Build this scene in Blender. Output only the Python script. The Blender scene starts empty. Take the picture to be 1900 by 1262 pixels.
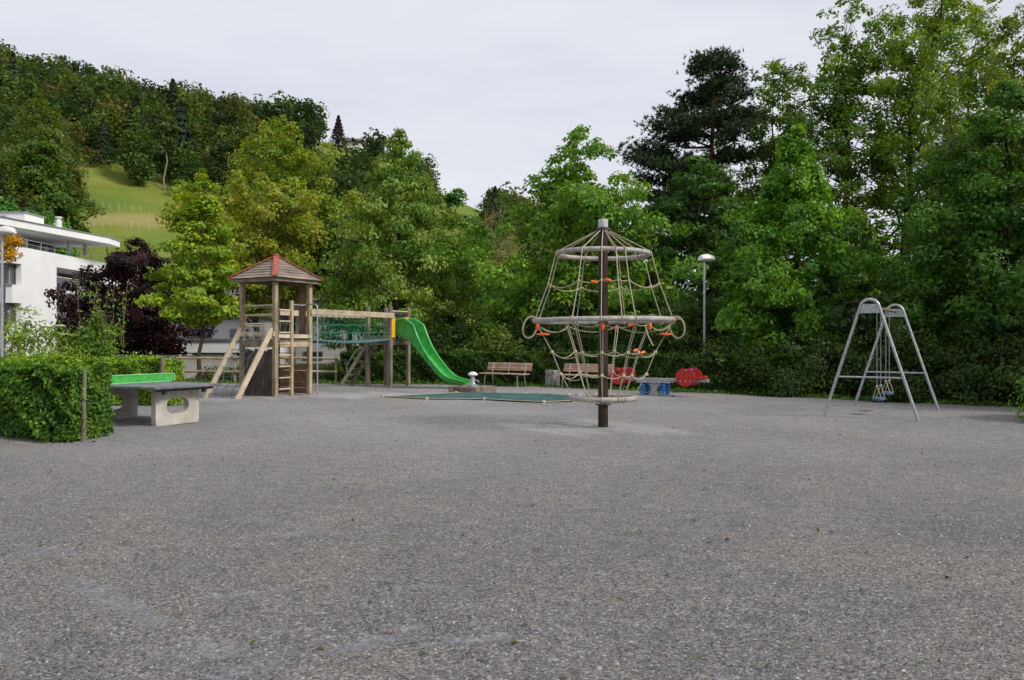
import bpy, math, random
import numpy as np
from mathutils import Vector, Matrix
R = math.radians
sc = bpy.context.scene
# ------------------------------------------------------------------ camera
cam_d = bpy.data.cameras.new('camera')
cam = bpy.data.objects.new('camera', cam_d); sc.collection.objects.link(cam)
cam_d.sensor_width = 23.6; cam_d.lens = 18.0
cam_d.clip_start = 0.1; cam_d.clip_end = 6000
EYE = 1.6
cam.location = (0, 0, EYE); cam.rotation_euler = (R(90.08), 0, 0)
sc.camera = cam
# ------------------------------------------------------------------ sky and sun
SUN_DIR = Vector((0.88, -0.47, 0.0)).normalized()
SUN_EL = R(40)
w = bpy.data.worlds.new('World'); sc.world = w; w.use_nodes = True
nt = w.node_tree; nt.nodes.clear()
out = nt.nodes.new('ShaderNodeOutputWorld'); bg = nt.nodes.new('ShaderNodeBackground')
sky = nt.nodes.new('ShaderNodeTexSky'); sky.sky_type = 'NISHITA'; sky.sun_disc = False
sky.sun_elevation = SUN_EL; sky.sun_rotation = math.atan2(SUN_DIR.x, SUN_DIR.y)
sky.air_density = 1.0; sky.dust_density = 3.0
tc = nt.nodes.new('ShaderNodeTexCoord'); mp = nt.nodes.new('ShaderNodeMapping'); mp.inputs['Scale'].default_value = (1, 1, 3.5)
nz = nt.nodes.new('ShaderNodeTexNoise'); nz.inputs['Scale'].default_value = 2.1; nz.inputs['Detail'].default_value = 4
rp = nt.nodes.new('ShaderNodeValToRGB')
rp.color_ramp.elements[0].position = 0.3; rp.color_ramp.elements[0].color = (0.66, 0.68, 0.77, 1)
rp.color_ramp.elements[1].position = 0.72; rp.color_ramp.elements[1].color = (0.84, 0.85, 0.905, 1)
sv = nt.nodes.new('ShaderNodeVectorMath'); sv.operation = 'SCALE'; sv.inputs['Scale'].default_value = 10.6
mx = nt.nodes.new('ShaderNodeMix'); mx.data_type = 'RGBA'; mx.inputs['Factor'].default_value = 0.93
nt.links.new(tc.outputs['Generated'], mp.inputs['Vector']); nt.links.new(mp.outputs['Vector'], nz.inputs['Vector'])
nt.links.new(nz.outputs['Fac'], rp.inputs['Fac']); nt.links.new(rp.outputs['Color'], sv.inputs[0])
nt.links.new(sky.outputs['Color'], mx.inputs['A']); nt.links.new(sv.outputs['Vector'], mx.inputs['B'])
nt.links.new(mx.outputs['Result'], bg.inputs['Color']); bg.inputs['Strength'].default_value = 0.1
nt.links.new(bg.outputs['Background'], out.inputs['Surface'])
sun_d = bpy.data.lights.new('sun', 'SUN'); sun_d.energy = 3.0; sun_d.angle = R(13); sun_d.color = (1.0, 0.94, 0.86)
sun = bpy.data.objects.new('sun', sun_d); sc.collection.objects.link(sun)
sdir = Vector((SUN_DIR.x*math.cos(SUN_EL), SUN_DIR.y*math.cos(SUN_EL), math.sin(SUN_EL)))
sun.rotation_euler = (-sdir).to_track_quat('-Z', 'Y').to_euler(); sun.location = (40, -20, 40)
vs = sc.view_settings; vs.view_transform = 'Standard'; vs.look = 'None'; vs.exposure = 0.0; vs.gamma = 1.0
vs.use_curve_mapping = False
sc.cycles.use_denoising = True
sc.cycles.max_bounces = 7; sc.cycles.diffuse_bounces = 4; sc.cycles.glossy_bounces = 2
sc.cycles.transmission_bounces = 4; sc.cycles.transparent_max_bounces = 8
C = sc.collection

# ------------------------------------------------------------------ materials
MATS = {}
def new_mat(name, rough=0.7, metal=0.0, spec=0.4):
    m = bpy.data.materials.new(name); m.use_nodes = True
    b = m.node_tree.nodes['Principled BSDF']
    b.inputs['Roughness'].default_value = rough; b.inputs['Metallic'].default_value = metal
    b.inputs['Specular IOR Level'].default_value = spec
    MATS[name] = m
    return m, m.node_tree, b
def N(nt, t, **kw):
    n = nt.nodes.new(t)
    for k, v in kw.items(): setattr(n, k, v)
    return n
def ramp(nt, stops):
    r = nt.nodes.new('ShaderNodeValToRGB'); e = r.color_ramp.elements
    while len(e) < len(stops): e.new(0.5)
    for i, (p, c) in enumerate(stops):
        e[i].position = p; e[i].color = (c[0], c[1], c[2], 1)
    return r
def grain_mat(name, dark, mid, light, rough=0.8, stretch=2.2, across=55, bump=0.25):
    """weathered timber: the UV map holds metres along and across the piece"""
    m, nt, b = new_mat(name, rough, spec=0.25)
    uv = N(nt, 'ShaderNodeUVMap'); mp = N(nt, 'ShaderNodeMapping'); mp.inputs['Scale'].default_value = (stretch, across, 1)
    oi = N(nt, 'ShaderNodeObjectInfo')
    ad = N(nt, 'ShaderNodeVectorMath', operation='ADD'); sc_ = N(nt, 'ShaderNodeMath', operation='MULTIPLY'); sc_.inputs[1].default_value = 37.0
    nt.links.new(oi.outputs['Random'], sc_.inputs[0]); nt.links.new(uv.outputs['UV'], mp.inputs['Vector'])
    nt.links.new(mp.outputs['Vector'], ad.inputs[0]); nt.links.new(sc_.outputs[0], ad.inputs[1])
    n1 = N(nt, 'ShaderNodeTexNoise'); n1.inputs['Scale'].default_value = 1.0; n1.inputs['Detail'].default_value = 5; n1.inputs['Distortion'].default_value = 0.6
    nt.links.new(ad.outputs[0], n1.inputs['Vector'])
    tc = N(nt, 'ShaderNodeTexCoord'); n2 = N(nt, 'ShaderNodeTexNoise'); n2.inputs['Scale'].default_value = 3.0; n2.inputs['Detail'].default_value = 3
    nt.links.new(tc.outputs['Object'], n2.inputs['Vector'])
    mix = N(nt, 'ShaderNodeMath', operation='MULTIPLY_ADD'); mix.inputs[1].default_value = 0.55
    s2 = N(nt, 'ShaderNodeMath', operation='MULTIPLY'); s2.inputs[1].default_value = 0.45
    nt.links.new(n2.outputs['Fac'], s2.inputs[0]); nt.links.new(n1.outputs['Fac'], mix.inputs[0]); nt.links.new(s2.outputs[0], mix.inputs[2])
    r = ramp(nt, [(0.32, dark), (0.5, mid), (0.66, light)])
    nt.links.new(mix.outputs[0], r.inputs['Fac'])
    hv = N(nt, 'ShaderNodeHueSaturation'); vmul = N(nt, 'ShaderNodeMapRange'); vmul.inputs['To Min'].default_value = 0.8; vmul.inputs['To Max'].default_value = 1.18
    nt.links.new(oi.outputs['Random'], vmul.inputs['Value']); nt.links.new(vmul.outputs[0], hv.inputs['Value'])
    nt.links.new(r.outputs['Color'], hv.inputs['Color']); nt.links.new(hv.outputs['Color'], b.inputs['Base Color'])
    bp = N(nt, 'ShaderNodeBump'); bp.inputs['Strength'].default_value = bump; bp.inputs['Distance'].default_value = 0.01
    nt.links.new(n1.outputs['Fac'], bp.inputs['Height']); nt.links.new(bp.outputs['Normal'], b.inputs['Normal'])
    return m
def mottled(name, c1, c2, scale=6.0, rough=0.6, metal=0.0, spec=0.4, bump=0.0, detail=5, lo=0.35, hi=0.65, fine=0.0):
    m, nt, b = new_mat(name, rough, metal, spec)
    tc = N(nt, 'ShaderNodeTexCoord'); n1 = N(nt, 'ShaderNodeTexNoise'); n1.inputs['Scale'].default_value = scale; n1.inputs['Detail'].default_value = detail
    nt.links.new(tc.outputs['Object'], n1.inputs['Vector'])
    r = ramp(nt, [(lo, c1), (hi, c2)]); nt.links.new(n1.outputs['Fac'], r.inputs['Fac'])
    nt.links.new(r.outputs['Color'], b.inputs['Base Color'])
    if bump:
        n2 = N(nt, 'ShaderNodeTexNoise'); n2.inputs['Scale'].default_value = fine or scale*8; n2.inputs['Detail'].default_value = 4
        nt.links.new(tc.outputs['Object'], n2.inputs['Vector'])
        bp = N(nt, 'ShaderNodeBump'); bp.inputs['Strength'].default_value = bump; bp.inputs['Distance'].default_value = 0.02
        nt.links.new(n2.outputs['Fac'], bp.inputs['Height']); nt.links.new(bp.outputs['Normal'], b.inputs['Normal'])
    return m
def tint_mat(name, transl=0.3, rough=0.55, spec=0.3):
    """leaf / petal / pebble colour comes from the 'tint' attribute of the mesh"""
    m = bpy.data.materials.new(name); m.use_nodes = True; nt = m.node_tree; MATS[name] = m
    b = nt.nodes['Principled BSDF']; o = nt.nodes['Material Output']
    b.inputs['Roughness'].default_value = rough; b.inputs['Specular IOR Level'].default_value = spec
    a = N(nt, 'ShaderNodeAttribute', attribute_name='tint'); nt.links.new(a.outputs['Color'], b.inputs['Base Color'])
    if transl:
        t = N(nt, 'ShaderNodeBsdfTranslucent'); mx = N(nt, 'ShaderNodeMixShader'); mx.inputs['Fac'].default_value = transl
        g = N(nt, 'ShaderNodeMix', data_type='RGBA', blend_type='MULTIPLY'); g.inputs['Factor'].default_value = 1.0
        g.inputs['B'].default_value = (1.25, 1.15, 0.55, 1)
        nt.links.new(a.outputs['Color'], g.inputs['A']); nt.links.new(g.outputs['Result'], t.inputs['Color'])
        nt.links.new(b.outputs['BSDF'], mx.inputs[1]); nt.links.new(t.outputs['BSDF'], mx.inputs[2])
        nt.links.new(mx.outputs['Shader'], o.inputs['Surface'])
    return m
leafM = tint_mat('leaf', 0.38); needleM = tint_mat('needle', 0.1, 0.6, 0.2); petalM = tint_mat('petal', 0.3, 0.7, 0.1); stoneM = tint_mat('pebble', 0.0, 0.8, 0.25)
barkM = mottled('bark', (0.035, 0.028, 0.02), (0.13, 0.105, 0.08), 14, 0.9, spec=0.1, bump=0.7, fine=40)
barkDarkM = mottled('bark_dark', (0.012, 0.010, 0.008), (0.05, 0.04, 0.03), 10, 0.9, spec=0.1, bump=0.5)
barkPaleM = mottled('bark_pale', (0.16, 0.14, 0.10), (0.34, 0.30, 0.24), 9, 0.9, spec=0.1, bump=0.3)
barkRedM = mottled('bark_red', (0.10, 0.045, 0.025), (0.26, 0.12, 0.06), 9, 0.9, spec=0.1, bump=0.6)
woodTan = grain_mat('timber_tan', (0.15, 0.11, 0.065), (0.36, 0.28, 0.175), (0.50, 0.415, 0.28))
woodPale = grain_mat('timber_pale', (0.28, 0.22, 0.15), (0.50, 0.42, 0.30), (0.62, 0.545, 0.41))
woodGrey = grain_mat('timber_grey', (0.085, 0.07, 0.052), (0.20, 0.165, 0.125), (0.31, 0.265, 0.21))
woodDark = grain_mat('timber_dark', (0.03, 0.024, 0.022), (0.09, 0.072, 0.062), (0.17, 0.14, 0.12))
woodRed = grain_mat('timber_reddish', (0.11, 0.055, 0.035), (0.24, 0.135, 0.085), (0.32, 0.20, 0.13))
woodRoof = grain_mat('roof_boards', (0.10, 0.085, 0.072), (0.23, 0.19, 0.155), (0.37, 0.30, 0.24))
woodBench = grain_mat('bench_slats', (0.30, 0.18, 0.13), (0.50, 0.325, 0.235), (0.60, 0.43, 0.32), 0.6)
woodPole = grain_mat('brown_pole', (0.018, 0.010, 0.007), (0.040, 0.022, 0.016), (0.065, 0.038, 0.028), 0.6, across=30)
redPaint = mottled('red_paint', (0.27, 0.062, 0.05), (0.41, 0.12, 0.10), 9, 0.75, spec=0.2)
redGloss = mottled('red_panel', (0.36, 0.014, 0.014), (0.52, 0.024, 0.022), 7, 0.5, spec=0.4)
galv = mottled('galvanised_steel', (0.30, 0.32, 0.33), (0.48, 0.50, 0.51), 22, 0.42, 0.55)
galvDull = mottled('galvanised_dull', (0.22, 0.23, 0.23), (0.40, 0.41, 0.41), 15, 0.6, 0.3)
steelDark = mottled('dark_steel', (0.03, 0.03, 0.03), (0.08, 0.075, 0.07), 15, 0.6, 0.3)
rust = mottled('rusty_beam', (0.10, 0.06, 0.035), (0.24, 0.17, 0.11), 12, 0.8)
whiteMetal = mottled('white_metal', (0.62, 0.62, 0.60), (0.76, 0.76, 0.75), 6, 0.45)
greyFoam = mottled('grey_ring_cover', (0.27, 0.25, 0.225), (0.44, 0.42, 0.385), 10, 0.75, bump=0.3, fine=60)
ropeM = mottled('hemp_rope', (0.33, 0.285, 0.20), (0.56, 0.50, 0.37), 50, 0.9, bump=0.4, fine=160)
ropeBlue = mottled('dark_blue_rope', (0.045, 0.07, 0.085), (0.11, 0.15, 0.17), 40, 0.9)
ropeGreen = mottled('green_rope', (0.015, 0.16, 0.10), (0.04, 0.29, 0.19), 30, 0.8)
deckTeal = mottled('teal_deck', (0.05, 0.12, 0.13), (0.13, 0.22, 0.23), 14, 0.6)
orangeM = mottled('orange_plastic', (0.68, 0.10, 0.018), (0.82, 0.17, 0.035), 12, 0.4)
yellowM = mottled('yellow_panel', (0.72, 0.36, 0.02), (0.82, 0.45, 0.035), 4, 0.45)
slideM = mottled('green_slide', (0.035, 0.30, 0.05), (0.075, 0.44, 0.09), 4.5, 0.42, spec=0.4)
netGreen = mottled('green_net_plate', (0.035, 0.30, 0.045), (0.09, 0.44, 0.085), 16, 0.5)
netEdge = mottled('green_net_edge', (0.17, 0.55, 0.19), (0.24, 0.66, 0.26), 10, 0.5)
concrete = mottled('pale_concrete', (0.40, 0.375, 0.33), (0.55, 0.52, 0.465), 3.5, 0.85, spec=0.2, bump=0.25, fine=70)
concreteGrey = mottled('grey_concrete', (0.14, 0.14, 0.135), (0.34, 0.335, 0.32), 11, 0.9, spec=0.2, bump=0.5, fine=50)
slateTop = mottled('slate_table_top', (0.10, 0.11, 0.12), (0.19, 0.20, 0.212), 5, 0.6, bump=0.12, fine=90)
stoneBrown = mottled('brown_stone', (0.10, 0.075, 0.062), (0.26, 0.205, 0.17), 6, 0.85, bump=0.4, fine=30)
tarpM = mottled('teal_tarpaulin', (0.02, 0.075, 0.075), (0.05, 0.125, 0.12), 3, 0.6, spec=0.35, bump=0.35, fine=7)
blueSpring = mottled('blue_spring', (0.02, 0.11, 0.36), (0.04, 0.18, 0.50), 10, 0.4)
blueSeat = mottled('blue_rubber', (0.045, 0.09, 0.15), (0.08, 0.14, 0.21), 12, 0.6)
purpleM = mottled('violet_handle', (0.13, 0.07, 0.35), (0.20, 0.10, 0.45), 12, 0.45)
whiteWall = mottled('white_render', (0.75, 0.75, 0.76), (0.82, 0.82, 0.82), 0.6, 0.9, spec=0.2, bump=0.08, fine=40)
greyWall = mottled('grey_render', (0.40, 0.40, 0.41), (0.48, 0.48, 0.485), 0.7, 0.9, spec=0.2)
creamWall = mottled('cream_render', (0.66, 0.61, 0.50), (0.78, 0.73, 0.62), 1.2, 0.9, spec=0.2, bump=0.1, fine=40)
darkCoping = mottled('dark_coping', (0.12, 0.115, 0.11), (0.21, 0.205, 0.20), 5, 0.8)
frameM = mottled('window_frame', (0.10, 0.10, 0.11), (0.15, 0.15, 0.16), 5, 0.5)
blindM = mottled('blind_slats', (0.42, 0.43, 0.45), (0.55, 0.56, 0.58), 6, 0.6)
pinkM = mottled('folded_parasol_cloth', (0.62, 0.50, 0.48), (0.72, 0.61, 0.59), 6, 0.9)
roofDark = mottled('roof_tiles', (0.08, 0.06, 0.05), (0.16, 0.12, 0.10), 4, 0.9)
m, nt_, b_ = new_mat('window_glass', 0.08, 0, 0.8); b_.inputs['Base Color'].default_value = (0.035, 0.04, 0.045, 1); glassM = m
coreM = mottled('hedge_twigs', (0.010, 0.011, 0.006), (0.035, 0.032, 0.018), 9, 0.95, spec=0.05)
twigM = mottled('twigs', (0.09, 0.075, 0.045), (0.20, 0.17, 0.11), 9, 0.9, spec=0.1)

# gravel: pebble cells, dusty scuffs from the 'scuff' attribute
def gravel_material():
    m, nt, b = new_mat('gravel', 0.92, spec=0.15)
    tc = N(nt, 'ShaderNodeTexCoord')
    v1 = N(nt, 'ShaderNodeTexVoronoi'); v1.inputs['Scale'].default_value = 74
    v2 = N(nt, 'ShaderNodeTexVoronoi'); v2.inputs['Scale'].default_value = 125
    for v in (v1, v2): nt.links.new(tc.outputs['Object'], v.inputs['Vector'])
    stones = [(0.0, (0.06, 0.061, 0.067)), (0.22, (0.13, 0.132, 0.14)), (0.45, (0.205, 0.207, 0.216)), (0.62, (0.285, 0.275, 0.26)),
              (0.78, (0.35, 0.305, 0.24)), (0.86, (0.25, 0.195, 0.165)), (0.94, (0.43, 0.41, 0.385)), (1.0, (0.64, 0.62, 0.58))]
    cols = []
    for v in (v1, v2):
        sx = N(nt, 'ShaderNodeSeparateColor'); nt.links.new(v.outputs['Color'], sx.inputs['Color'])
        r = ramp(nt, stones); nt.links.new(sx.outputs['Red'], r.inputs['Fac']); cols.append(r)
    mx = N(nt, 'ShaderNodeMix', data_type='RGBA'); mx.inputs['Factor'].default_value = 0.3
    nt.links.new(cols[0].outputs['Color'], mx.inputs['A']); nt.links.new(cols[1].outputs['Color'], mx.inputs['B'])
    # broad patches: warmer and greyer gravel
    n1 = N(nt, 'ShaderNodeTexNoise'); n1.inputs['Scale'].default_value = 0.55; n1.inputs['Detail'].default_value = 6; n1.inputs['Distortion'].default_value = 0.8
    nt.links.new(tc.outputs['Object'], n1.inputs['Vector'])
    pr = ramp(nt, [(0.34, (0.60, 0.625, 0.67)), (0.5, (0.675, 0.69, 0.715)), (0.66, (0.765, 0.76, 0.76))]); nt.links.new(n1.outputs['Fac'], pr.inputs['Fac'])
    mu = N(nt, 'ShaderNodeMix', data_type='RGBA', blend_type='MULTIPLY'); mu.inputs['Factor'].default_value = 1.0
    nt.links.new(mx.outputs['Result'], mu.inputs['A']); nt.links.new(pr.outputs['Color'], mu.inputs['B'])
    sn = N(nt, 'ShaderNodeAttribute', attribute_name='sand_far_light')
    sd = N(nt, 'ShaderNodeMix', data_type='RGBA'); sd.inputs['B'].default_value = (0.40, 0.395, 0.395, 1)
    # fine medium-scale raking
    mpp = N(nt, 'ShaderNodeMapping'); mpp.inputs['Scale'].default_value = (2.8, 4.6, 1); mpp.inputs['Rotation'].default_value = (0, 0, 0.25)
    n2 = N(nt, 'ShaderNodeTexNoise'); n2.inputs['Scale'].default_value = 1.4; n2.inputs['Detail'].default_value = 7; n2.inputs['Roughness'].default_value = 0.65
    nt.links.new(tc.outputs['Object'], mpp.inputs['Vector']); nt.links.new(mpp.outputs['Vector'], n2.inputs['Vector'])
    r2 = ramp(nt, [(0.3, (0.80, 0.80, 0.81)), (0.5, (1, 1, 1)), (0.7, (1.17, 1.165, 1.15))]); nt.links.new(n2.outputs['Fac'], r2.inputs['Fac'])
    mu2 = N(nt, 'ShaderNodeMix', data_type='RGBA', blend_type='MULTIPLY'); mu2.inputs['Factor'].default_value = 1.0
    nt.links.new(sd.outputs['Result'], mu2.inputs['A']); nt.links.new(r2.outputs['Color'], mu2.inputs['B'])
    n3 = N(nt, 'ShaderNodeTexNoise'); n3.inputs['Scale'].default_value = 38; n3.inputs['Detail'].default_value = 6; n3.inputs['Roughness'].default_value = 0.7
    nt.links.new(tc.outputs['Object'], n3.inputs['Vector'])
    r3 = ramp(nt, [(0.34, (0.66, 0.66, 0.67)), (0.5, (1.04, 1.04, 1.04)), (0.66, (1.52, 1.51, 1.49))]); nt.links.new(n3.outputs['Fac'], r3.inputs['Fac'])
    mu3 = N(nt, 'ShaderNodeMix', data_type='RGBA', blend_type='MULTIPLY'); mu3.inputs['Factor'].default_value = 1.0
    nt.links.new(mu2.outputs['Result'], mu3.inputs['A']); nt.links.new(r3.outputs['Color'], mu3.inputs['B'])
    # dust
    at = N(nt, 'ShaderNodeAttribute', attribute_name='scuff')
    nd = N(nt, 'ShaderNodeTexNoise'); nd.inputs['Scale'].default_value = 14; nd.inputs['Detail'].default_value = 6
    nt.links.new(tc.outputs['Object'], nd.inputs['Vector'])
    ma = N(nt, 'ShaderNodeMath', operation='MULTIPLY_ADD'); ma.inputs[1].default_value = 1.3; 
    sb = N(nt, 'ShaderNodeMath', operation='MULTIPLY_ADD'); sb.inputs[1].default_value = 2.4; sb.inputs[2].default_value = -1.35
    nt.links.new(nd.outputs['Fac'], sb.inputs[0]); nt.links.new(at.outputs['Fac'], ma.inputs[0]); nt.links.new(sb.outputs[0], ma.inputs[2])
    cl = N(nt, 'ShaderNodeClamp'); cl.inputs['Max'].default_value = 0.6; nt.links.new(ma.outputs[0], cl.inputs['Value'])
    du = N(nt, 'ShaderNodeMix', data_type='RGBA'); du.inputs['B'].default_value = (0.185, 0.192, 0.206, 1)
    nt.links.new(cl.outputs[0], du.inputs['Factor']); nt.links.new(mu.outputs['Result'], du.inputs['A'])
    # sandy fines trodden in beside the play equipment, plus far gravel's brightness painted in
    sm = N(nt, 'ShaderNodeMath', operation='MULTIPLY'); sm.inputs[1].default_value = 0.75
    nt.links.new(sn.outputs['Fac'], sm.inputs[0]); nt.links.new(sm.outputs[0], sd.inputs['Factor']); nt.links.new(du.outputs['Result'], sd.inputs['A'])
    nt.links.new(mu3.outputs['Result'], b.inputs['Base Color'])
    # relief
    iv = N(nt, 'ShaderNodeMath', operation='MULTIPLY'); iv.inputs[1].default_value = -1.0; nt.links.new(v1.outputs['Distance'], iv.inputs[0])
    om = N(nt, 'ShaderNodeMath', operation='SUBTRACT'); om.inputs[0].default_value = 1.0; nt.links.new(cl.outputs[0], om.inputs[1])
    b1 = N(nt, 'ShaderNodeBump'); b1.inputs['Distance'].default_value = 0.008
    ms = N(nt, 'ShaderNodeMath', operation='MULTIPLY'); ms.inputs[1].default_value = 0.8; nt.links.new(om.outputs[0], ms.inputs[0]); nt.links.new(ms.outputs[0], b1.inputs['Strength'])
    nt.links.new(iv.outputs[0], b1.inputs['Height'])
    b2 = N(nt, 'ShaderNodeBump'); b2.inputs['Distance'].default_value = 0.05; b2.inputs['Strength'].default_value = 0.5
    nt.links.new(n2.outputs['Fac'], b2.inputs['Height']); nt.links.new(b1.outputs['Normal'], b2.inputs['Normal'])
    b3 = N(nt, 'ShaderNodeBump'); b3.inputs['Distance'].default_value = 0.018; b3.inputs['Strength'].default_value = 0.55
    nt.links.new(n3.outputs['Fac'], b3.inputs['Height']); nt.links.new(b2.outputs['Normal'], b3.inputs['Normal'])
    nt.links.new(b3.outputs['Normal'], b.inputs['Normal'])
    return m
gravelM = gravel_material()
def grass_material():
    m, nt, b = new_mat('hill_grass', 0.95, spec=0.1)
    tc = N(nt, 'ShaderNodeTexCoord')
    n1 = N(nt, 'ShaderNodeTexNoise'); n1.inputs['Scale'].default_value = 0.06; n1.inputs['Detail'].default_value = 8; n1.inputs['Roughness'].default_value = 0.65
    nt.links.new(tc.outputs['Object'], n1.inputs['Vector'])
    r = ramp(nt, [(0.3, (0.095, 0.165, 0.028)), (0.5, (0.15, 0.195, 0.034)), (0.68, (0.225, 0.23, 0.055))]); nt.links.new(n1.outputs['Fac'], r.inputs['Fac'])
    a = N(nt, 'ShaderNodeAttribute', attribute_name='mown')
    mx = N(nt, 'ShaderNodeMix', data_type='RGBA'); mx.inputs['B'].default_value = (0.33, 0.26, 0.12, 1)
    nt.links.new(a.outputs['Fac'], mx.inputs['Factor']); nt.links.new(r.outputs['Color'], mx.inputs['A'])
    nt.links.new(mx.outputs['Result'], b.inputs['Base Color'])
    n2 = N(nt, 'ShaderNodeTexNoise'); n2.inputs['Scale'].default_value = 1.2; n2.inputs['Detail'].default_value = 5; nt.links.new(tc.outputs['Object'], n2.inputs['Vector'])
    bp = N(nt, 'ShaderNodeBump'); bp.inputs['Strength'].default_value = 0.7; bp.inputs['Distance'].default_value = 0.4
    nt.links.new(n2.outputs['Fac'], bp.inputs['Height']); nt.links.new(bp.outputs['Normal'], b.inputs['Normal'])
    return m
hillGrass = grass_material()
lawnM = mottled('lawn_soil', (0.025, 0.035, 0.012), (0.07, 0.085, 0.03), 1.6, 0.95, spec=0.1, bump=0.6, fine=18)

# ------------------------------------------------------------------ object helpers
ORG = {}
def tag(o, label=None, cat=None, group=None, kind=None):
    if label: o['label'] = label
    if cat: o['category'] = cat
    if group: o['group'] = group
    if kind: o['kind'] = kind
    return o
def empty(name, loc, rz=0.0, parent=None, local=False):
    o = bpy.data.objects.new(name, None); C.objects.link(o); o.empty_display_size = 0.2
    if parent is None:
        o.location = loc; o.rotation_euler = (0, 0, rz); ORG[o.name] = Vector((0, 0, 0)) if local else Vector(loc)
    else:
        o.parent = parent; ORG[o.name] = ORG[parent.name]
    return o
def link_mesh(name, me, parent, org):
    o = bpy.data.objects.new(name, me); C.objects.link(o)
    if parent is not None:
        o.parent = parent
    else:
        o.location = org
    ORG[o.name] = org
    return o
class MB:
    """collects plain solids; build() links them as one mesh. UV = metres along / across each piece"""
    def __init__(s): s.v = []; s.f = []; s.uv = []
    def quad(s, idx, uv): s.f.append(tuple(idx)); s.uv.append(uv)
    def poly(s, pts, flip=False):
        b = len(s.v); s.v += [Vector(p) for p in pts]; ids = list(range(b, b+len(pts)))
        if flip: ids.reverse()
        s.quad(ids, [(p[0], p[1]) for p in pts])
    def hexa(s, p, L, W, H):
        # p: 8 points, 0-3 at start, 4-7 at end
        b = len(s.v); s.v += p
        rings = [0, 1, 2, 3]
        off = 0.0; per = [W, H, W, H]
        for i in range(4):
            j = (i+1) % 4
            s.quad((b+i, b+j, b+4+j, b+4+i), [(0, off), (0, off+per[i]), (L, off+per[i]), (L, off)])
            off += per[i]
        s.quad((b+3, b+2, b+1, b), [(0, 0), (0, W), (H*.3, W), (H*.3, 0)])
        s.quad((b+4, b+5, b+6, b+7), [(0, 0), (0, W), (H*.3, W), (H*.3, 0)])
    def bar(s, p0, p1, wd, ht, up=(0, 0, 1)):
        p0 = Vector(p0); p1 = Vector(p1); d = p1-p0; L = d.length; d.normalize()
        up = Vector(up)
        sd = d.cross(up)
        if sd.length < 1e-4: sd = d.cross(Vector((0, 1, 0)))
        sd.normalize(); u = sd.cross(d).normalized()
        a = sd*(wd/2); c = u*(ht/2)
        s.hexa([p0-a-c, p0+a-c, p0+a+c, p0-a+c, p1-a-c, p1+a-c, p1+a+c, p1-a+c], L, wd, ht); return s
    def box(s, lo, hi):
        x0, y0, z0 = lo; x1, y1, z1 = hi
        ext = [abs(x1-x0), abs(y1-y0), abs(z1-z0)]; k = ext.index(max(ext))
        m = [(x0+x1)/2, (y0+y1)/2, (z0+z1)/2]; a = m[:]; b = m[:]; a[k] = (x0, y0, z0)[k]; b[k] = (x1, y1, z1)[k]
        if k == 0: return s.bar(a, b, ext[1], ext[2])
        if k == 1: return s.bar(a, b, ext[0], ext[2])
        return s.bar(a, b, ext[1], ext[0], up=(1, 0, 0))
    def tube(s, pts, r, n=8, closed=False, caps=True):
        pts = [Vector(p) for p in pts]; m = len(pts); rr = r if isinstance(r, (list, tuple)) else [r]*m
        b = len(s.v); prev = None; L = 0
        ring_u = []
        for i, p in enumerate(pts):
            if closed: t = pts[(i+1) % m]-pts[i-1]
            else: t = pts[min(i+1, m-1)]-pts[max(i-1, 0)]
            t.normalize()
            if prev is None:
                a = t.cross(Vector((0, 0, 1)))
                if a.length < 1e-3: a = t.cross(Vector((1, 0, 0)))
            else: a = prev-t*prev.dot(t)
            a.normalize(); prev = a; c = t.cross(a)
            for k in range(n):
                an = 2*math.pi*k/n; s.v.append(p+(a*math.cos(an)+c*math.sin(an))*rr[i])
            if i: L += (pts[i]-pts[i-1]).length
            ring_u.append(L)
        seg = m if closed else m-1
        for i in range(seg):
            j = (i+1) % m; u0 = ring_u[i]; u1 = ring_u[j] if j else L+(pts[0]-pts[-1]).length
            for k in range(n):
                k2 = (k+1) % n; v0 = 6.28*rr[i]*k/n; v1 = 6.28*rr[i]*(k+1)/n
                s.quad((b+i*n+k, b+i*n+k2, b+j*n+k2, b+j*n+k), [(u0, v0), (u0, v1), (u1, v1), (u1, v0)])
        if caps and not closed:
            s.quad([b+k for k in range(n)][::-1], [(0, 0)]*n)
            s.quad([b+(m-1)*n+k for k in range(n)], [(0, 0)]*n)
        return s
    def lathe(s, prof, c, n=16):
        c = Vector(c); b = len(s.v)
        for r, z in prof:
            for k in range(n):
                a = 2*math.pi*k/n; s.v.append(c+Vector((r*math.cos(a), r*math.sin(a), z)))
        for i in range(len(prof)-1):
            for k in range(n):
                k2 = (k+1) % n
                s.quad((b+i*n+k, b+i*n+k2, b+(i+1)*n+k2, b+(i+1)*n+k), [(prof[i][1], k/n*prof[i][0]*6.28), (prof[i][1], (k+1)/n*prof[i][0]*6.28), (prof[i+1][1], (k+1)/n*prof[i][0]*6.28), (prof[i+1][1], k/n*prof[i][0]*6.28)])
        s.quad([b+k for k in range(n)][::-1], [(0, 0)]*n)
        e = b+(len(prof)-1)*n; s.quad([e+k for k in range(n)], [(0, 0)]*n)
        return s
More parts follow.
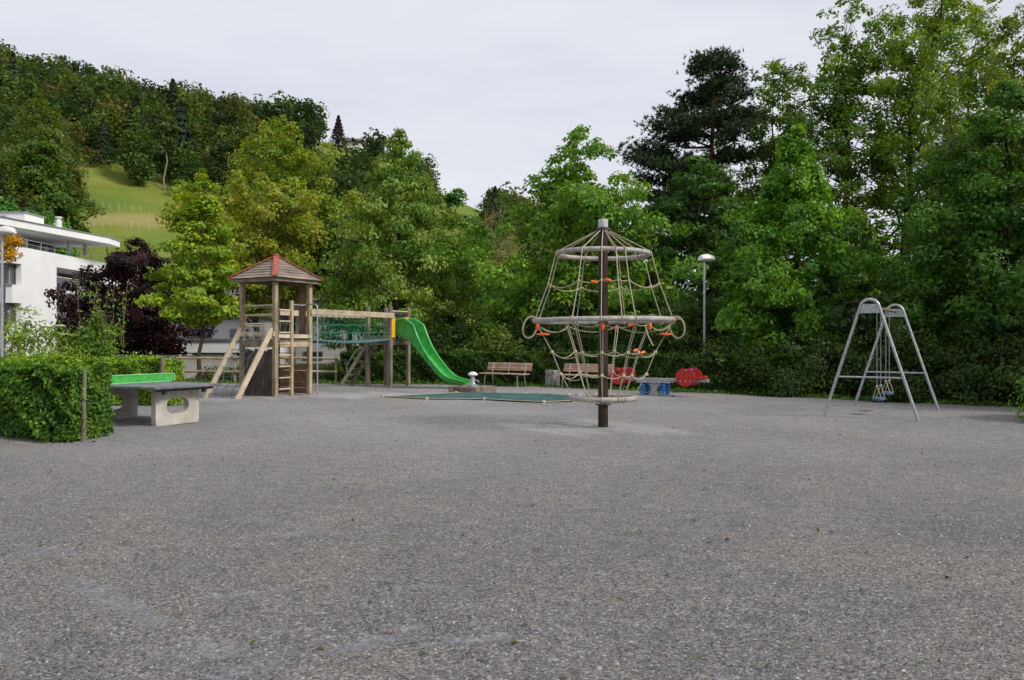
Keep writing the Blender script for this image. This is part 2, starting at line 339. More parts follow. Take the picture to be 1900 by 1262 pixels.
    def plate(s, o, e1, e2, outer, th, inner=None):
        """flat plate: 2-D outline in (e1,e2) from o, extruded by th along e1 x e2; inner = hole with as many points"""
        o = Vector(o); e1 = Vector(e1); e2 = Vector(e2); nn = e1.cross(e2).normalized()*(th/2)
        n = len(outer); b = len(s.v)
        for sg in (-1, 1):
            s.v += [o+e1*p[0]+e2*p[1]+nn*sg for p in outer]
            if inner: s.v += [o+e1*p[0]+e2*p[1]+nn*sg for p in inner]
        k = n*(2 if inner else 1)
        for i in range(n):
            j = (i+1) % n; q = [(outer[i][0], outer[i][1])]*4
            s.quad((b+i, b+j, b+k+j, b+k+i), q)
            if inner:
                s.quad((b+n+j, b+n+i, b+k+n+i, b+k+n+j), q)
                s.quad((b+j, b+i, b+n+i, b+n+j), [outer[j], outer[i], inner[i], inner[j]])
                s.quad((b+k+i, b+k+j, b+k+n+j, b+k+n+i), [outer[i], outer[j], inner[j], inner[i]])
        if not inner:
            s.quad(range(b, b+n), None) if False else s.quad([b+i for i in range(n)][::-1], [outer[i] for i in range(n)][::-1])
            s.quad([b+k+i for i in range(n)], [outer[i] for i in range(n)])
        return s
    def build(s, name, mat, parent=None, org=None, smooth=True, bevel=0.0, solid=0.0, seg=2):
        if org is None: org = ORG[parent.name] if parent is not None else Vector((0, 0, 0))
        org = Vector(org)
        me = bpy.data.meshes.new(name)
        me.from_pydata([tuple(v-org) for v in s.v], [], s.f)
        ul = me.uv_layers.new(name='UVMap'); flat = []
        for f, u in zip(s.f, s.uv):
            for p in u: flat += [p[0], p[1]]
        ul.data.foreach_set('uv', flat)
        me.materials.append(mat)
        if smooth:
            me.shade_smooth(); me.set_sharp_from_angle(angle=R(38))
        me.update()
        o = link_mesh(name, me, parent, org)
        if solid:
            md = o.modifiers.new('solid', 'SOLIDIFY'); md.thickness = solid; md.offset = 0
        if bevel:
            md = o.modifiers.new('bevel', 'BEVEL'); md.width = bevel; md.segments = seg; md.limit_method = 'ANGLE'; md.angle_limit = R(40)
        return o
def copy_tree(o, parent=None):
    c = o.copy(); C.objects.link(c); c.parent = parent
    for ch in [x for x in bpy.data.objects if x.parent == o]: copy_tree(ch, c)
    return c
def site(px, d):
    """bearing mark (0..1900 across the view) and distance in metres -> ground position"""
    return ((px-950)/1449.0*d, d)

# ------------------------------------------------------------------ foliage helpers (numpy)
def unit(a): return a/np.maximum(np.linalg.norm(a, axis=1, keepdims=True), 1e-9)
FRESH = np.array([1.80, 1.84, 1.4])     # young spring foliage: overall leaf reflectance
class Fol:
    def __init__(s): s.V = []; s.T = []; s.C = []; s.n = 0
    def add(s, V, T, Cc):
        s.V.append(V); s.T.append(T+s.n); s.C.append(Cc); s.n += len(V)
    def leaves(s, rng, pos, nrm, L, W, col, droop=0.3, fold=0.25, var=0.25):
        n = len(pos)
        if n == 0: return
        nrm = unit(nrm); t = rng.normal(size=(n, 3)); t[:, 2] -= droop*1.5
        t -= nrm*np.sum(t*nrm, 1, keepdims=True); t = unit(t); sd = np.cross(nrm, t)
        Ls = (L*rng.uniform(0.65, 1.25, n))[:, None]; Ws = Ls*(W/L)*rng.uniform(0.8, 1.2, (n, 1))
        b = pos-t*Ls*0.5
        tip = b+t*Ls-nrm*Ls*0.12
        l = b+t*Ls*0.42+sd*Ws*0.5+nrm*Ws*fold; r = b+t*Ls*0.42-sd*Ws*0.5+nrm*Ws*fold
        V = np.empty((n, 4, 3)); V[:, 0] = b; V[:, 1] = l; V[:, 2] = tip; V[:, 3] = r
        i = np.arange(n)[:, None]*4
        T = np.concatenate([i+np.array([[0, 1, 2]])*1, i+np.array([[0, 2, 3]])], 1).reshape(-1, 3)
        col = np.broadcast_to(col, (n, 3))*FRESH[None]*np.exp(rng.normal(0, var, (n, 1)))
        s.add(V.reshape(-1, 3), T, np.repeat(col, 4, 0))
    def build(s, name, mat, parent=None, org=(0, 0, 0), smooth=False):
        V = np.concatenate(s.V)-np.array(org)[None]; T = np.concatenate(s.T); K = np.concatenate(s.C)
        me = mesh_np(name, V, T, K); me.materials.append(mat)
        return link_mesh(name, me, parent, Vector(org))
def mesh_np(name, V, T, K=None):
    me = bpy.data.meshes.new(name); nv = len(V); ntri = len(T)
    me.vertices.add(nv); me.vertices.foreach_set('co', np.ascontiguousarray(V, dtype=np.float32).ravel())
    me.loops.add(ntri*3); me.loops.foreach_set('vertex_index', np.ascontiguousarray(T, dtype=np.int32).ravel())
    me.polygons.add(ntri); me.polygons.foreach_set('loop_start', np.arange(0, ntri*3, 3, dtype=np.int32))
    me.update(calc_edges=True)
    if K is not None:
        a = me.attributes.new('tint', 'FLOAT_COLOR', 'POINT')
        a.data.foreach_set('color', np.ascontiguousarray(np.concatenate([np.clip(K, 0, 1), np.ones((nv, 1))], 1), dtype=np.float32).ravel())
    return me
PROF = {
    'ovoid': lambda t: np.sin(np.pi*np.clip(t, 0, 1)**0.72)**0.62,
    'cone': lambda t: np.clip(t/0.13, 0, 1)**0.6*(1-t)**0.9*1.12+0.03,
    'round': lambda t: np.sqrt(np.clip(1-(2*t-1)**2, 0, 1)),
    'column': lambda t: np.clip(t/0.1, 0, 1)**0.5*np.clip((1-t)/0.35, 0, 1)**0.6,
    'egg': lambda t: np.clip(t/0.22, 0, 1)**0.55*np.clip(1-((np.clip(t, 0.22, 1)-0.22)/0.78)**1.7, 0, 1)**0.75,
    'vase': lambda t: 0.35+0.65*np.sin(np.pi*np.clip(t*0.82+0.08, 0, 1)),
    'bush': lambda t: np.sqrt(np.clip(1-(t*0.98)**2, 0, 1))*0.95+0.05,
}
def cluster_centres(rng, n, base, top, Rx, Ry, prof, lobes=0.28, skin=0.42, lean=(0, 0)):
    ph = rng.uniform(0, 6.28, 6); out = []
    t = rng.uniform(0, 1, n*4); p = PROF[prof](t); keep = rng.uniform(0, 1, n*4) < (p*0.75+0.2); t = t[keep][:n]; p = p[keep][:n]
    a = rng.uniform(0, 6.28, len(t)); rr = rng.uniform(0, 1, len(t))**skin
    lob = 1+lobes*(0.5*np.sin(3*a+ph[0]+5*t)+0.35*np.sin(5*a+ph[1]-9*t)+0.35*np.sin(2*a+ph[2]+13*t)+0.3*np.sin(7*a+ph[3]+21*t))
    r = rr*p*lob*(1+np.where(rng.uniform(0, 1, len(t)) < 0.16, 0.2*np.abs(rng.normal(size=len(t))), 0))
    h = base+t*(top-base)
    x = np.cos(a)*r*Rx+lean[0]*t; y = np.sin(a)*r*Ry+lean[1]*t
    return np.stack([x, y, h], 1), rr
def crown_fol(rng, cen, rr, cr, per, L, W, col, col2, droop=0.3, flat=0.62, var=0.22, updir=0.55, mid=None, fol=None, spread=0.8):
    """leaf clusters round the given centres"""
    n = len(cen); fol = fol or Fol()
    mid = cen.mean(0) if mid is None else np.array(mid)
    crs = cr*rng.uniform(0.55, 1.4, n)
    zz = (cen[:, 2]-cen[:, 2].min())/max(np.ptp(cen[:, 2]), 1e-3); crs = crs*(1-0.5*np.clip((zz-0.62)/0.38, 0, 1))
    k = np.maximum((per*(crs/cr)**1.8*rng.uniform(0.75, 1.35, n)).astype(int), 3)
    idx = np.repeat(np.arange(n), k); m = len(idx)
    d = unit(rng.normal(size=(m, 3)))*(rng.uniform(0, 1, (m, 1))**0.45)
    dz = np.array([1, 1, flat])[None]
    pos = cen[idx]+d*crs[idx][:, None]*dz
    # each spray hangs a little at its edge
    pos[:, 2] -= (np.linalg.norm(d[:, :2], axis=1)**2)*crs[idx]*0.25*(droop+0.2)
    outw = cen[idx]-mid[None]; outw[:, 2] *= 0.4; outw = unit(outw)
    nrm = d*spread+outw*0.4+np.array([0, 0, updir])[None]+(rng.normal(size=(n, 3))*0.42)[idx]+rng.normal(size=(m, 3))*0.27
    mixv = np.clip(rng.normal(0.42, 0.36, n)[idx]+rng.normal(0, 0.12, m), 0, 1)[:, None]
    colr = np.array(col)[None]*(1-mixv)+np.array(col2)[None]*mixv
    fol.leaves(rng, pos, nrm, L, W, colr, droop, var=var)
    return fol
def limb_path(rng, a, b, sag=0.12, n=6, wob=0.05):
    a = np.array(a, float); b = np.array(b, float); L = np.linalg.norm(b-a); pts = []
    for i in range(n):
        t = i/(n-1); p = a*(1-t)+b*t; p[2] += L*sag*math.sin(math.pi*t)*0.6
        if 0 < i < n-1: p += rng.normal(0, L*wob*0.4, 3)
        pts.append(p)
    return pts
def tree(name, label, pos, z0, height, R_, prof='ovoid', base=0.25, n=150, per=110, L=0.17, W=None, cr=None, col=(0.07, 0.13, 0.02), col2=(0.11, 0.18, 0.03),
         trunk=0.14, bark=None, lean=(0, 0), seed=1, Ry=None, droop=0.35, flat=0.62, lobes=0.28, limbs=26, group=None, cat='tree', skin=0.42, stems=1, var=0.22, updir=0.55, mat=None, tkids=True):
    rng = np.random.default_rng(seed); X, Y = pos; org = (X, Y, z0)
    root = empty(name, org); tag(root, label, cat, group)
    bark = bark or barkM; W = W or L*0.72; cr = cr or R_*0.24
    cen, rr = cluster_centres(rng, n, base*height, height-cr*0.45, R_-cr*0.55, (Ry or R_)-cr*0.55, prof, lobes, skin, lean)
    cen += np.array(org)[None]
    # trunk(s) and limbs
    tm = MB(); lm = MB(); axes = []
    for k in range(stems):
        an = rng.uniform(0, 6.28)+k*6.28/stems; off = (0 if stems == 1 else trunk*1.3)
        sp = 0 if stems == 1 else R_*0.42
        p0 = np.array([X+math.cos(an)*off, Y+math.sin(an)*off, z0-0.1]); p1 = np.array([X+lean[0]*0.9+math.cos(an)*sp, Y+lean[1]*0.9+math.sin(an)*sp, z0+height*0.9])
        pts = limb_path(rng, p0, p1, 0.0, 9, 0.03); ts = np.linspace(0, 1, 9)
        rad = [max(trunk*(1-t)**0.8*(1.0 if stems == 1 else 0.7), 0.012)*(1.25 if t == 0 else 1) for t in ts]
        tm.tube(pts, rad, 8); axes.append(np.array(pts))
    order = np.argsort(-rr)[:max(limbs*3, 1)]; rng.shuffle(order)
    for i in order[:limbs]:
        c = cen[i]; ax = axes[rng.integers(0, len(axes))]
        hd = math.hypot(c[0]-X, c[1]-Y); zt = max(z0+0.25*base*height, c[2]-hd*rng.uniform(0.45, 0.9))
        f = np.clip((zt-ax[0][2])/(ax[-1][2]-ax[0][2]), 0.03, 0.95)*8; j = int(f); s0 = ax[j]*(1-(f-j))+ax[min(j+1, 8)]*(f-j)
        r0 = max(trunk*(1-f/8)**0.9*0.45, 0.018)
        pts = limb_path(rng, s0, c, 0.1, 6, 0.09); lm.tube(pts, [r0*(1-0.16*q) for q in range(6)], 5)
        for q in range(2):
            c2 = cen[rng.integers(0, len(cen))]
            near = cen[np.argsort(np.sum((cen-c[None])**2, 1))[1+rng.integers(0, 5)]]
            lm.tube(limb_path(rng, pts[3], near, 0.06, 4, 0.08), [r0*0.45, r0*0.38, r0*0.3, r0*0.16], 4)
    tm.build('trunk', bark, root)
    if limbs: lm.build('branches', bark, root)['kind'] = 'stuff'
    fo = crown_fol(rng, cen, rr, cr, per, L, W, col, col2, droop, flat, var, updir, mid=(X+lean[0]*.5, Y+lean[1]*.5, z0+height*(base+1)/2))
    fo.build('crown', mat or leafM, root, org)
    return root

# ------------------------------------------------------------------ ground
def hill_h(X, Y):
    X = np.asarray(X, float); Y = np.asarray(Y, float)
    u = X/np.maximum(Y, 1)*280.0            # ridge height varies with bearing
    S = np.interp(u, [-330, -183, -120, -90, -75, -57, -45, -31, -4, 30, 60, 110], [106, 92, 79, 73, 71, 69, 59, 53, 45, 36, 16, 0])
    t = np.clip((Y-62)/(285-62), 0, 1); g = t*t*(3-2*t)
    bump = 1.6*np.sin(X*0.045+1.3)*np.sin(Y*0.05)+1.0*np.sin(X*0.11+Y*0.07)
    back = 1-0.35*np.clip((Y-300)/160, 0, 1)
    return S*g*back+bump*np.clip(g*4, 0, 1)-0.4*(1-np.clip(g*30, 0, 1))
def hh(p): return float(hill_h(p[0], p[1]))
def sight(px, py):
    """where the line of sight through a surveyed mark meets the hillside"""
    Y = np.arange(66, 285, 0.5); X = (px-950)/1449*Y; z = EYE+(633-py)/1449*Y
    k = np.where(hill_h(X, Y) >= z)[0]
    k = k[0] if len(k) else len(Y)-1
    return (float(X[k]), float(Y[k]))
EDGE = [(-16, 30.2), (-10, 29.7), (-6.8, 29.3), (-4.2, 29.0), (-2.35, 28.5), (1.1, 27.2), (3.3, 25.8), (5.28, 24.4), (6.47, 23.6), (8.34, 22.0), (10.3, 20.3), (12.5, 19.0), (16, 17.2), (22, 14.5)]
def edge_y(X): return np.interp(X, [p[0] for p in EDGE], [p[1] for p in EDGE])
STROKES = [([(-2.98, 5.3), (-2.8, 5.12), (-2.57, 4.95), (-2.25, 4.66), (-2.0, 4.42)], 0.085, 0.9), ([(-1.86, 4.84), (-1.65, 4.94), (-1.45, 5.06)], 0.05, 0.85),
           ([(-0.47, 4.14), (-0.26, 4.21), (-0.02, 4.25)], 0.035, 0.95), ([(-0.9, 4.03), (-0.72, 4.2), (-0.53, 4.4)], 0.075, 0.65),
           ([(-1.75, 4.05), (-1.62, 4.02), (-1.5, 4.0)], 0.12, 0.7), ([(-0.85, 5.05), (-0.45, 5.1), (-0.2, 5.02)], 0.05, 0.5), ([(-3.1, 4.35), (-2.8, 4.2), (-2.6, 4.0)], 0.14, 0.3),
           ([(1.2, 5.9), (1.45, 5.6), (1.6, 5.2)], 0.14, 0.25), ([(-2.0, 6.4), (-1.6, 6.6), (-1.2, 6.55)], 0.1, 0.4), ([(-1.45, 3.6), (-1.3, 3.8), (-1.15, 4.0)], 0.12, 0.45),
           ([(-3.9, 6.1), (-3.3, 5.9), (-2.9, 5.95)], 0.12, 0.3), ([(2.2, 6.6), (2.9, 6.9), (3.4, 6.8)], 0.15, 0.25), ([(-2.4, 7.0), (-1.9, 6.85)], 0.1, 0.3), ([(0.2, 6.3), (0.7, 6.45), (1.0, 6.3)], 0.1, 0.25)]
def seg_dist(P, a, b):
    a = np.array(a); b = np.array(b); d = b-a; t = np.clip(((P-a)@d)/(d@d), 0, 1); return np.linalg.norm(P-(a+t[:, None]*d), axis=1)
def scuff_at(P):
    s = np.zeros(len(P))
    wob = 0.06*np.sin(P[:, 0]*9.1+P[:, 1]*4.3)+0.05*np.sin(P[:, 0]*17+P[:, 1]*23)
    for pts, wd, a in STROKES:
        d = np.min([seg_dist(P, pts[i], pts[i+1]) for i in range(len(pts)-1)], 0)+wob*wd*3
        s = np.maximum(s, a*np.clip(1.25-d/wd, 0, 1))
    return s
def sand_far_light_at(P):
    s = 0.5*np.clip((P[:, 1]-6)/9, 0, 1)*np.clip(1.0-np.abs(P[:, 0]+1)/26, 0, 1)*(0.85+0.15*np.sin(P[:, 0]*1.3+P[:, 1]*0.8)+0.1*np.sin(P[:, 0]*0.6-P[:, 1]*1.7))  # fine grit, and far ground's brightness put into the colour, growing with distance
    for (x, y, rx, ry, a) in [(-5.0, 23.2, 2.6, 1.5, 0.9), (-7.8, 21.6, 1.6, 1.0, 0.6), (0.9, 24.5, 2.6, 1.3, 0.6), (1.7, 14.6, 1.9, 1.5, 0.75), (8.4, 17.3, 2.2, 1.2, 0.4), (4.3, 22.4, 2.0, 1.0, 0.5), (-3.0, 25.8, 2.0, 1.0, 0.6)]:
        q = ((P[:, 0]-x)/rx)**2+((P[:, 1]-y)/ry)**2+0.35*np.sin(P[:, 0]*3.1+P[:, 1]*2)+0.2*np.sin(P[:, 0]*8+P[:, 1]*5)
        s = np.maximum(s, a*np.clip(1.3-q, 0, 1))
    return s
def gravel_z(P):
    z = 0.008*np.sin(P[:, 0]*1.7+P[:, 1]*0.9)+0.007*np.sin(P[:, 0]*0.8-P[:, 1]*2.3+1)+0.005*np.sin(P[:, 0]*4.1+P[:, 1]*3.3)
    return z-0.014*scuff_at(P)
def grid_mesh(name, xs, ys, zf, keep=None):
    X, Y = np.meshgrid(xs, ys); P = np.stack([X.ravel(), Y.ravel()], 1); z = zf(P)
    nx = len(xs); i = np.arange((len(ys)-1)*(nx)).reshape(-1, nx)[:, :-1].ravel()
    Q = np.stack([i, i+1, i+nx+1, i+nx], 1)
    if keep is not None:
        ok = keep(P)[Q].all(1); Q = Q[ok]
    T = np.concatenate([Q[:, [0, 1, 2]], Q[:, [0, 2, 3]]])
    me = mesh_np(name, np.concatenate([P, z[:, None]], 1), T); me.shade_smooth()
    return me, P
def build_ground():
    me = bpy.data.meshes.new('terrain'); s = 3500
    me.from_pydata([(-s, -s, -0.035), (s, -s, -0.035), (s, s, -0.035), (-s, s, -0.035)], [], [(0, 1, 2, 3)]); me.materials.append(lawnM)
    tag(link_mesh('terrain', me, None, Vector((0, 0, 0))), 'dark soil and rough grass beyond the gravel', None, None, 'structure')
    ys = np.concatenate([np.arange(-6, 3, 0.5), np.arange(3, 9.5, 0.06), np.arange(9.5, 31, 0.25)])
    xs = np.concatenate([np.arange(-19, -7, 0.25), np.arange(-7, 7, 0.07), np.arange(7, 20.1, 0.25)])
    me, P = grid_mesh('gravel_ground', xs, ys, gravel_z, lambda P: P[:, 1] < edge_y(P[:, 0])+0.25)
    for nm, f in (('scuff', scuff_at), ('sand_far_light', sand_far_light_at)):
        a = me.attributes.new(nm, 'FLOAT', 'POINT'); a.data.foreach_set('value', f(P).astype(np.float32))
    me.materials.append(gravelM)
    tag(link_mesh('gravel_ground', me, None, Vector((0, 0, 0))), 'grey gravel playground floor with scuffed tracks', None, None, 'structure')
    # loose pebbles on top, nearest part only
    rng = np.random.default_rng(5); n = 64000
    y = 3.2+7.3*rng.uniform(0, 1, n)**1.25; x = rng.uniform(-1, 1, n)*(0.68*y+0.3); P = np.stack([x, y], 1)
    ok = rng.uniform(0, 1, n) > scuff_at(P)*1.15; P = P[ok]; n = len(P)
    r = np.exp(rng.normal(math.log(0.0046), 0.34, n)); r = np.clip(r, 0.0025, 0.012)
    base = np.array([[1, 0, -.4], [0.2, 1, -.4], [-1, 0.1, -.4], [0, -1, -.4], [0.1, 0, 0.75]])
    tri = np.array([[0, 1, 4], [1, 2, 4], [2, 3, 4], [3, 0, 4]])
    an = rng.uniform(0, 6.28, n); ca, sa = np.cos(an), np.sin(an)
    B = base[None]*(1+rng.normal(0, 0.18, (n, 5, 1)))*r[:, None, None]*np.stack([rng.uniform(0.8, 1.5, n), rng.uniform(0.7, 1.1, n), np.ones(n)], 1)[:, None]
    V = np.empty_like(B); V[..., 0] = B[..., 0]*ca[:, None]-B[..., 1]*sa[:, None]+P[:, 0:1]; V[..., 1] = B[..., 0]*sa[:, None]+B[..., 1]*ca[:, None]+P[:, 1:2]
    V[..., 2] = B[..., 2]+(gravel_z(P)+r*0.25)[:, None]
    pal = np.array([[.07, .07, .075], [.13, .13, .135], [.19, .19, .195], [.25, .24, .22], [.34, .28, .2], [.21, .15, .12], [.38, .36, .33], [.52, .5, .46]])
    K = pal[rng.choice(8, n, p=[.17, .20, .16, .14, .14, .07, .08, .04])]*rng.uniform(0.62, 1.0, (n, 1))
    me = mesh_np('gravel_pebbles', V.reshape(-1, 3), (np.arange(n)[:, None, None]*5+tri[None]).reshape(-1, 3), np.repeat(K, 5, 0)); me.materials.append(stoneM)
    tag(link_mesh('gravel_pebbles', me, None, Vector((0, 0, 0))), 'loose mixed pebbles scattered over the near gravel', 'gravel', None, 'stuff')
    # hill
    me, P = grid_mesh('hillside', np.arange(-420, 150, 4.0), np.arange(58, 470, 4.0), lambda P: hill_h(P[:, 0], P[:, 1]))
    pxl = 950+1449*P[:, 0]/P[:, 1]; pyl = 633-1449*(hill_h(P[:, 0], P[:, 1])-EYE)/P[:, 1]
    mown = np.clip(1-np.abs(pyl-(404+0.03*(pxl-130)))/13, 0, 1)*(pxl < 420)*np.clip((pxl-90)/40, 0, 1)
    a = me.attributes.new('mown', 'FLOAT', 'POINT'); a.data.foreach_set('value', np.clip(mown*1.3, 0, 0.65).astype(np.float32))
    me.materials.append(hillGrass)
    tag(link_mesh('hillside', me, None, Vector((0, 0, 0))), 'steep grassy hillside behind the village', None, None, 'structure')
build_ground()

# ------------------------------------------------------------------ buildings
def window_unit(parent, o, e1, e2, nrm, wd, ht, mull=1, name='window', blind=0.0):
    """frame proud of the wall, pane set back in it, optional lowered louvre blind"""
    o = Vector(o); e1 = Vector(e1); e2 = Vector(e2); nrm = Vector(nrm); t = 0.07
    f = MB()
    for a, b in (((0, t/2), (wd, t/2)), ((0, ht-t/2), (wd, ht-t/2))):
        f.bar(o+e1*a[0]+e2*a[1]+nrm*.03, o+e1*b[0]+e2*b[1]+nrm*.03, 0.08, t, up=e2)
    xs = [t/2]+[wd*(i+1)/(mull+1) for i in range(mull)]+[wd-t/2]
    for x in xs: f.bar(o+e1*x+e2*t+nrm*.028, o+e1*x+e2*(ht-t)+nrm*.028, t, 0.07, up=nrm)
    w_ = f.build(name, frameM, parent, smooth=False)
    g = MB().plate(o+nrm*.012, e1, e2, [(0.01, 0.01), (wd-.01, 0.01), (wd-.01, ht-.01), (0.01, ht-.01)], 0.012); g.build('pane', glassM, w_, smooth=False)
    if blind:
        n = int(ht*blind/0.11); b = MB()
        for i in range(n):
            z = ht-0.06-i*0.11
            b.bar(o+e1*.04+e2*z+nrm*.085, o+e1*(wd-.04)+e2*z+nrm*.085, 0.012, 0.085, up=(e2+nrm*0.5))
        b.build('blind', blindM, w_, smooth=False)
    return w_
def apartment_left():
    org = (-35.4, 55.3, 0); r = empty('apartment_block', org)
    tag(r, 'white apartment block with overhanging flat roof left of the purple maple', 'building')
    X = Vector((1, 0, 0)); Yv = Vector((0, 1, 0)); Z = Vector((0, 0, 1)); xw = -35.4
    P = 8.4
    # stacked bands leave the strips of corner windows open
    for z0, z1 in ((-0.3, 2.85), (4.32, 5.62), (7.15, P)):
        MB().box((-58, 55.3, z0), (xw, 60.7, z1)).build('wall', whiteWall, r, smooth=False)
    for z0, z1 in ((2.85, 4.32), (5.62, 7.15)):
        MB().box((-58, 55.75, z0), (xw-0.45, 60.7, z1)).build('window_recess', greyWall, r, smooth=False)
        MB().box((xw-0.448, 56.35, z0), (xw, 60.7, z1)).build('wall', whiteWall, r, smooth=False)
        window_unit(r, (xw-3.6, 55.74, z0+.02), X, Z, -Yv, 3.1, z1-z0-.04, 3)
        window_unit(r, (xw-0.44, 55.78, z0+.02), Yv, Z, X, 0.55, z1-z0-.04, 0)
        window_unit(r, (xw-9.6, 55.74, z0+.02), X, Z, -Yv, 3.6, z1-z0-.04, 2, blind=0.6)
        sl = MB().box((-58, 55.2, z0-.06), (xw+.06, 55.32, z0)); sl.build('window_sill', galvDull, r, smooth=False)
        gr = MB()
        for q in range(3): gr.bar((xw-3.6, 55.33, z0+.12+q*.14), (xw-.1, 55.33, z0+.12+q*.14), .02, .02)
        gr.build('window_rail', galvDull, r, smooth=False)
    # recessed balconies
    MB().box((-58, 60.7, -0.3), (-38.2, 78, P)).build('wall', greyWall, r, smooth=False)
    MB().box((-38.2, 68.2, -0.3), (xw-.02, 78, P-.02)).build('wall', whiteWall, r, smooth=False)
    for z in (2.55, 5.35): MB().box((-38.198, 60.702, z), (xw+.02, 68.198, z+0.26)).build('balcony_slab', whiteWall, r, smooth=False)
    MB().box((-38.2, 60.702, 7.35), (xw+.01, 68.198, P)).build('parapet', whiteWall, r, smooth=False)
    for z in (0.1, 2.81, 5.61):
        for k in range(3):
            window_unit(r, (-38.2, 61.2+k*2.3, z+.02), Yv, Z, X, 2.0, 1.7, 1, blind=(0.75 if k == 0 else 0))
        if z > 1:
            b = MB(); b.bar((xw-.05, 60.75, z+1.0), (xw-.05, 68.1, z+1.0), .05, .05)
            b.build('balcony_rail', whiteMetal, r, smooth=False)
            g = MB().plate((xw-.05, 60.75, z+.05), Yv, Z, [(0, 0), (7.3, 0), (7.3, .88), (0, .88)], .02); g.build('balcony_panel', frameM, r, smooth=False)
    # set-back top storey, slab roof, roof box, flue
    MB().box((-58, 56.6, P), (-37.9, 61.2, 9.72)).build('top_storey_wall', greyWall, r, smooth=False)
    MB().box((-58, 61.2, P), (-38.6, 66, 9.72)).build('top_storey_wall', frameM, r, smooth=False)
    window_unit(r, (-37.9, 58.6, P+.05), Yv, Z, X, 1.7, 1.15, 1, blind=0.9)
    window_unit(r, (-38.6, 61.3, P+.05), Yv, Z, X, 3.9, 1.25, 3)
    sl = MB(); poly = [(-60, 53.4), (-35.6, 54.0), (-33.6, 65.2), (-33.9, 67.5), (-60, 67.5)]
    sl.plate((0, 0, 9.98), X, Yv, poly, 0.52); sl.build('roof', whiteWall, r, smooth=False)
    e = MB(); e.plate((0, 0, 10.265), X, Yv, [(-60, 53.3), (-35.5, 53.9), (-33.5, 65.2), (-33.8, 67.6), (-60, 67.6)], 0.05); e.build('roof_edge', galvDull, r, smooth=False)
    MB().box((-52, 58, 10.3), (-36.2, 60.4, 11.15)).build('roof_box', whiteWall, r, smooth=False)
    MB().box((-52.1, 57.9, 11.15), (-36.1, 60.5, 11.22)).build('roof_box_edge', galvDull, r, smooth=False)
    window_unit(r, (-39.2, 58.0, 10.45), X, Z, -Yv, 1.6, 0.45, 0)
    fl = MB().lathe([(0.24, 10.2), (0.24, 11.15), (0.15, 11.16), (0.15, 11.35), (0.26, 11.36), (0.26, 11.46)], (-36.0, 62, 0), 12); fl.build('flue', whiteMetal, r)
    rl = MB()
    for y in np.arange(55.4, 68, 1.75): rl.bar((xw-.12, y, P), (xw-.12, y, P+.62), .045, .045, up=(1, 0, 0))
    rl.bar((xw-.12, 55.35, P+.62), (xw-.12, 68, P+.62), .06, .05); rl.bar((xw-.12, 55.35, P+.3), (xw-.12, 68, P+.3), .03, .03)
    rl.build('roof_railing', galv, r, smooth=False)
    # two folded parasols on the roof terrace are things of their own
    for k, (y, lab) in enumerate(((63.2, 'folded pale pink parasol on the roof terrace, left of the two'), (65.6, 'folded pale pink parasol on the roof terrace, right of the two'))):
        p = empty('parasol', (xw-.45, y, P)); tag(p, lab, 'parasol', 'folded parasols on the roof terrace')
        MB().lathe([(0.10, 0.35), (0.19, 0.7), (0.15, 1.2), (0.04, 1.55)], (xw-.45, y, P), 10).build('folded_cloth', pinkM, p)
        MB().tube([(xw-.45, y, P), (xw-.45, y, P+1.58)], 0.03, 8).build('pole', whiteMetal, p)
        MB().lathe([(0.25, 0.0), (0.25, 0.07), (0.05, 0.1)], (xw-.45, y, P), 12).build('base', concreteGrey, p)
def apartment_right():
    org = (-14, 58, 0); r = empty('apartment_block', org)
    tag(r, 'low white and grey apartment block glimpsed behind the wooden play tower', 'building')
    X = Vector((1, 0, 0)); Yv = Vector((0, 1, 0)); Z = Vector((0, 0, 1))
    MB().box((-27, 58, -0.3), (-10.2, 70, 4.55)).build('wall', whiteWall, r, smooth=False)
    MB().box((-15.8, 57.0, -0.3), (-10.0, 57.99, 4.5)).build('wall', greyWall, r, smooth=False)
    MB().box((-28, 56.3, 4.56), (-8.9, 71, 4.95)).build('roof', whiteWall, r, smooth=False)
    MB().box((-26, 59.2, 4.96), (-11.8, 69, 6.0)).build('top_storey_wall', whiteWall, r, smooth=False)
    MB().box((-27, 58.4, 6.0), (-11.0, 70, 6.22)).build('top_roof', whiteWall, r, smooth=False)
    for x in (-25, -21, -17.5): window_unit(r, (x, 58, 2.2), X, Z, -Yv, 2.4, 1.6, 1)
    for x in (-24.4, -20.2, -16): window_unit(r, (x, 59.2, 5.02), X, Z, -Yv, 2.6, 0.9, 1)
    window_unit(r, (-15.2, 57.0, 0.25), X, Z, -Yv, 1.4, 0.6, 0)
    window_unit(r, (-13.2, 57.0, 4.0-1.3), X, Z, -Yv, 1.6, 1.1, 1, blind=0.5)
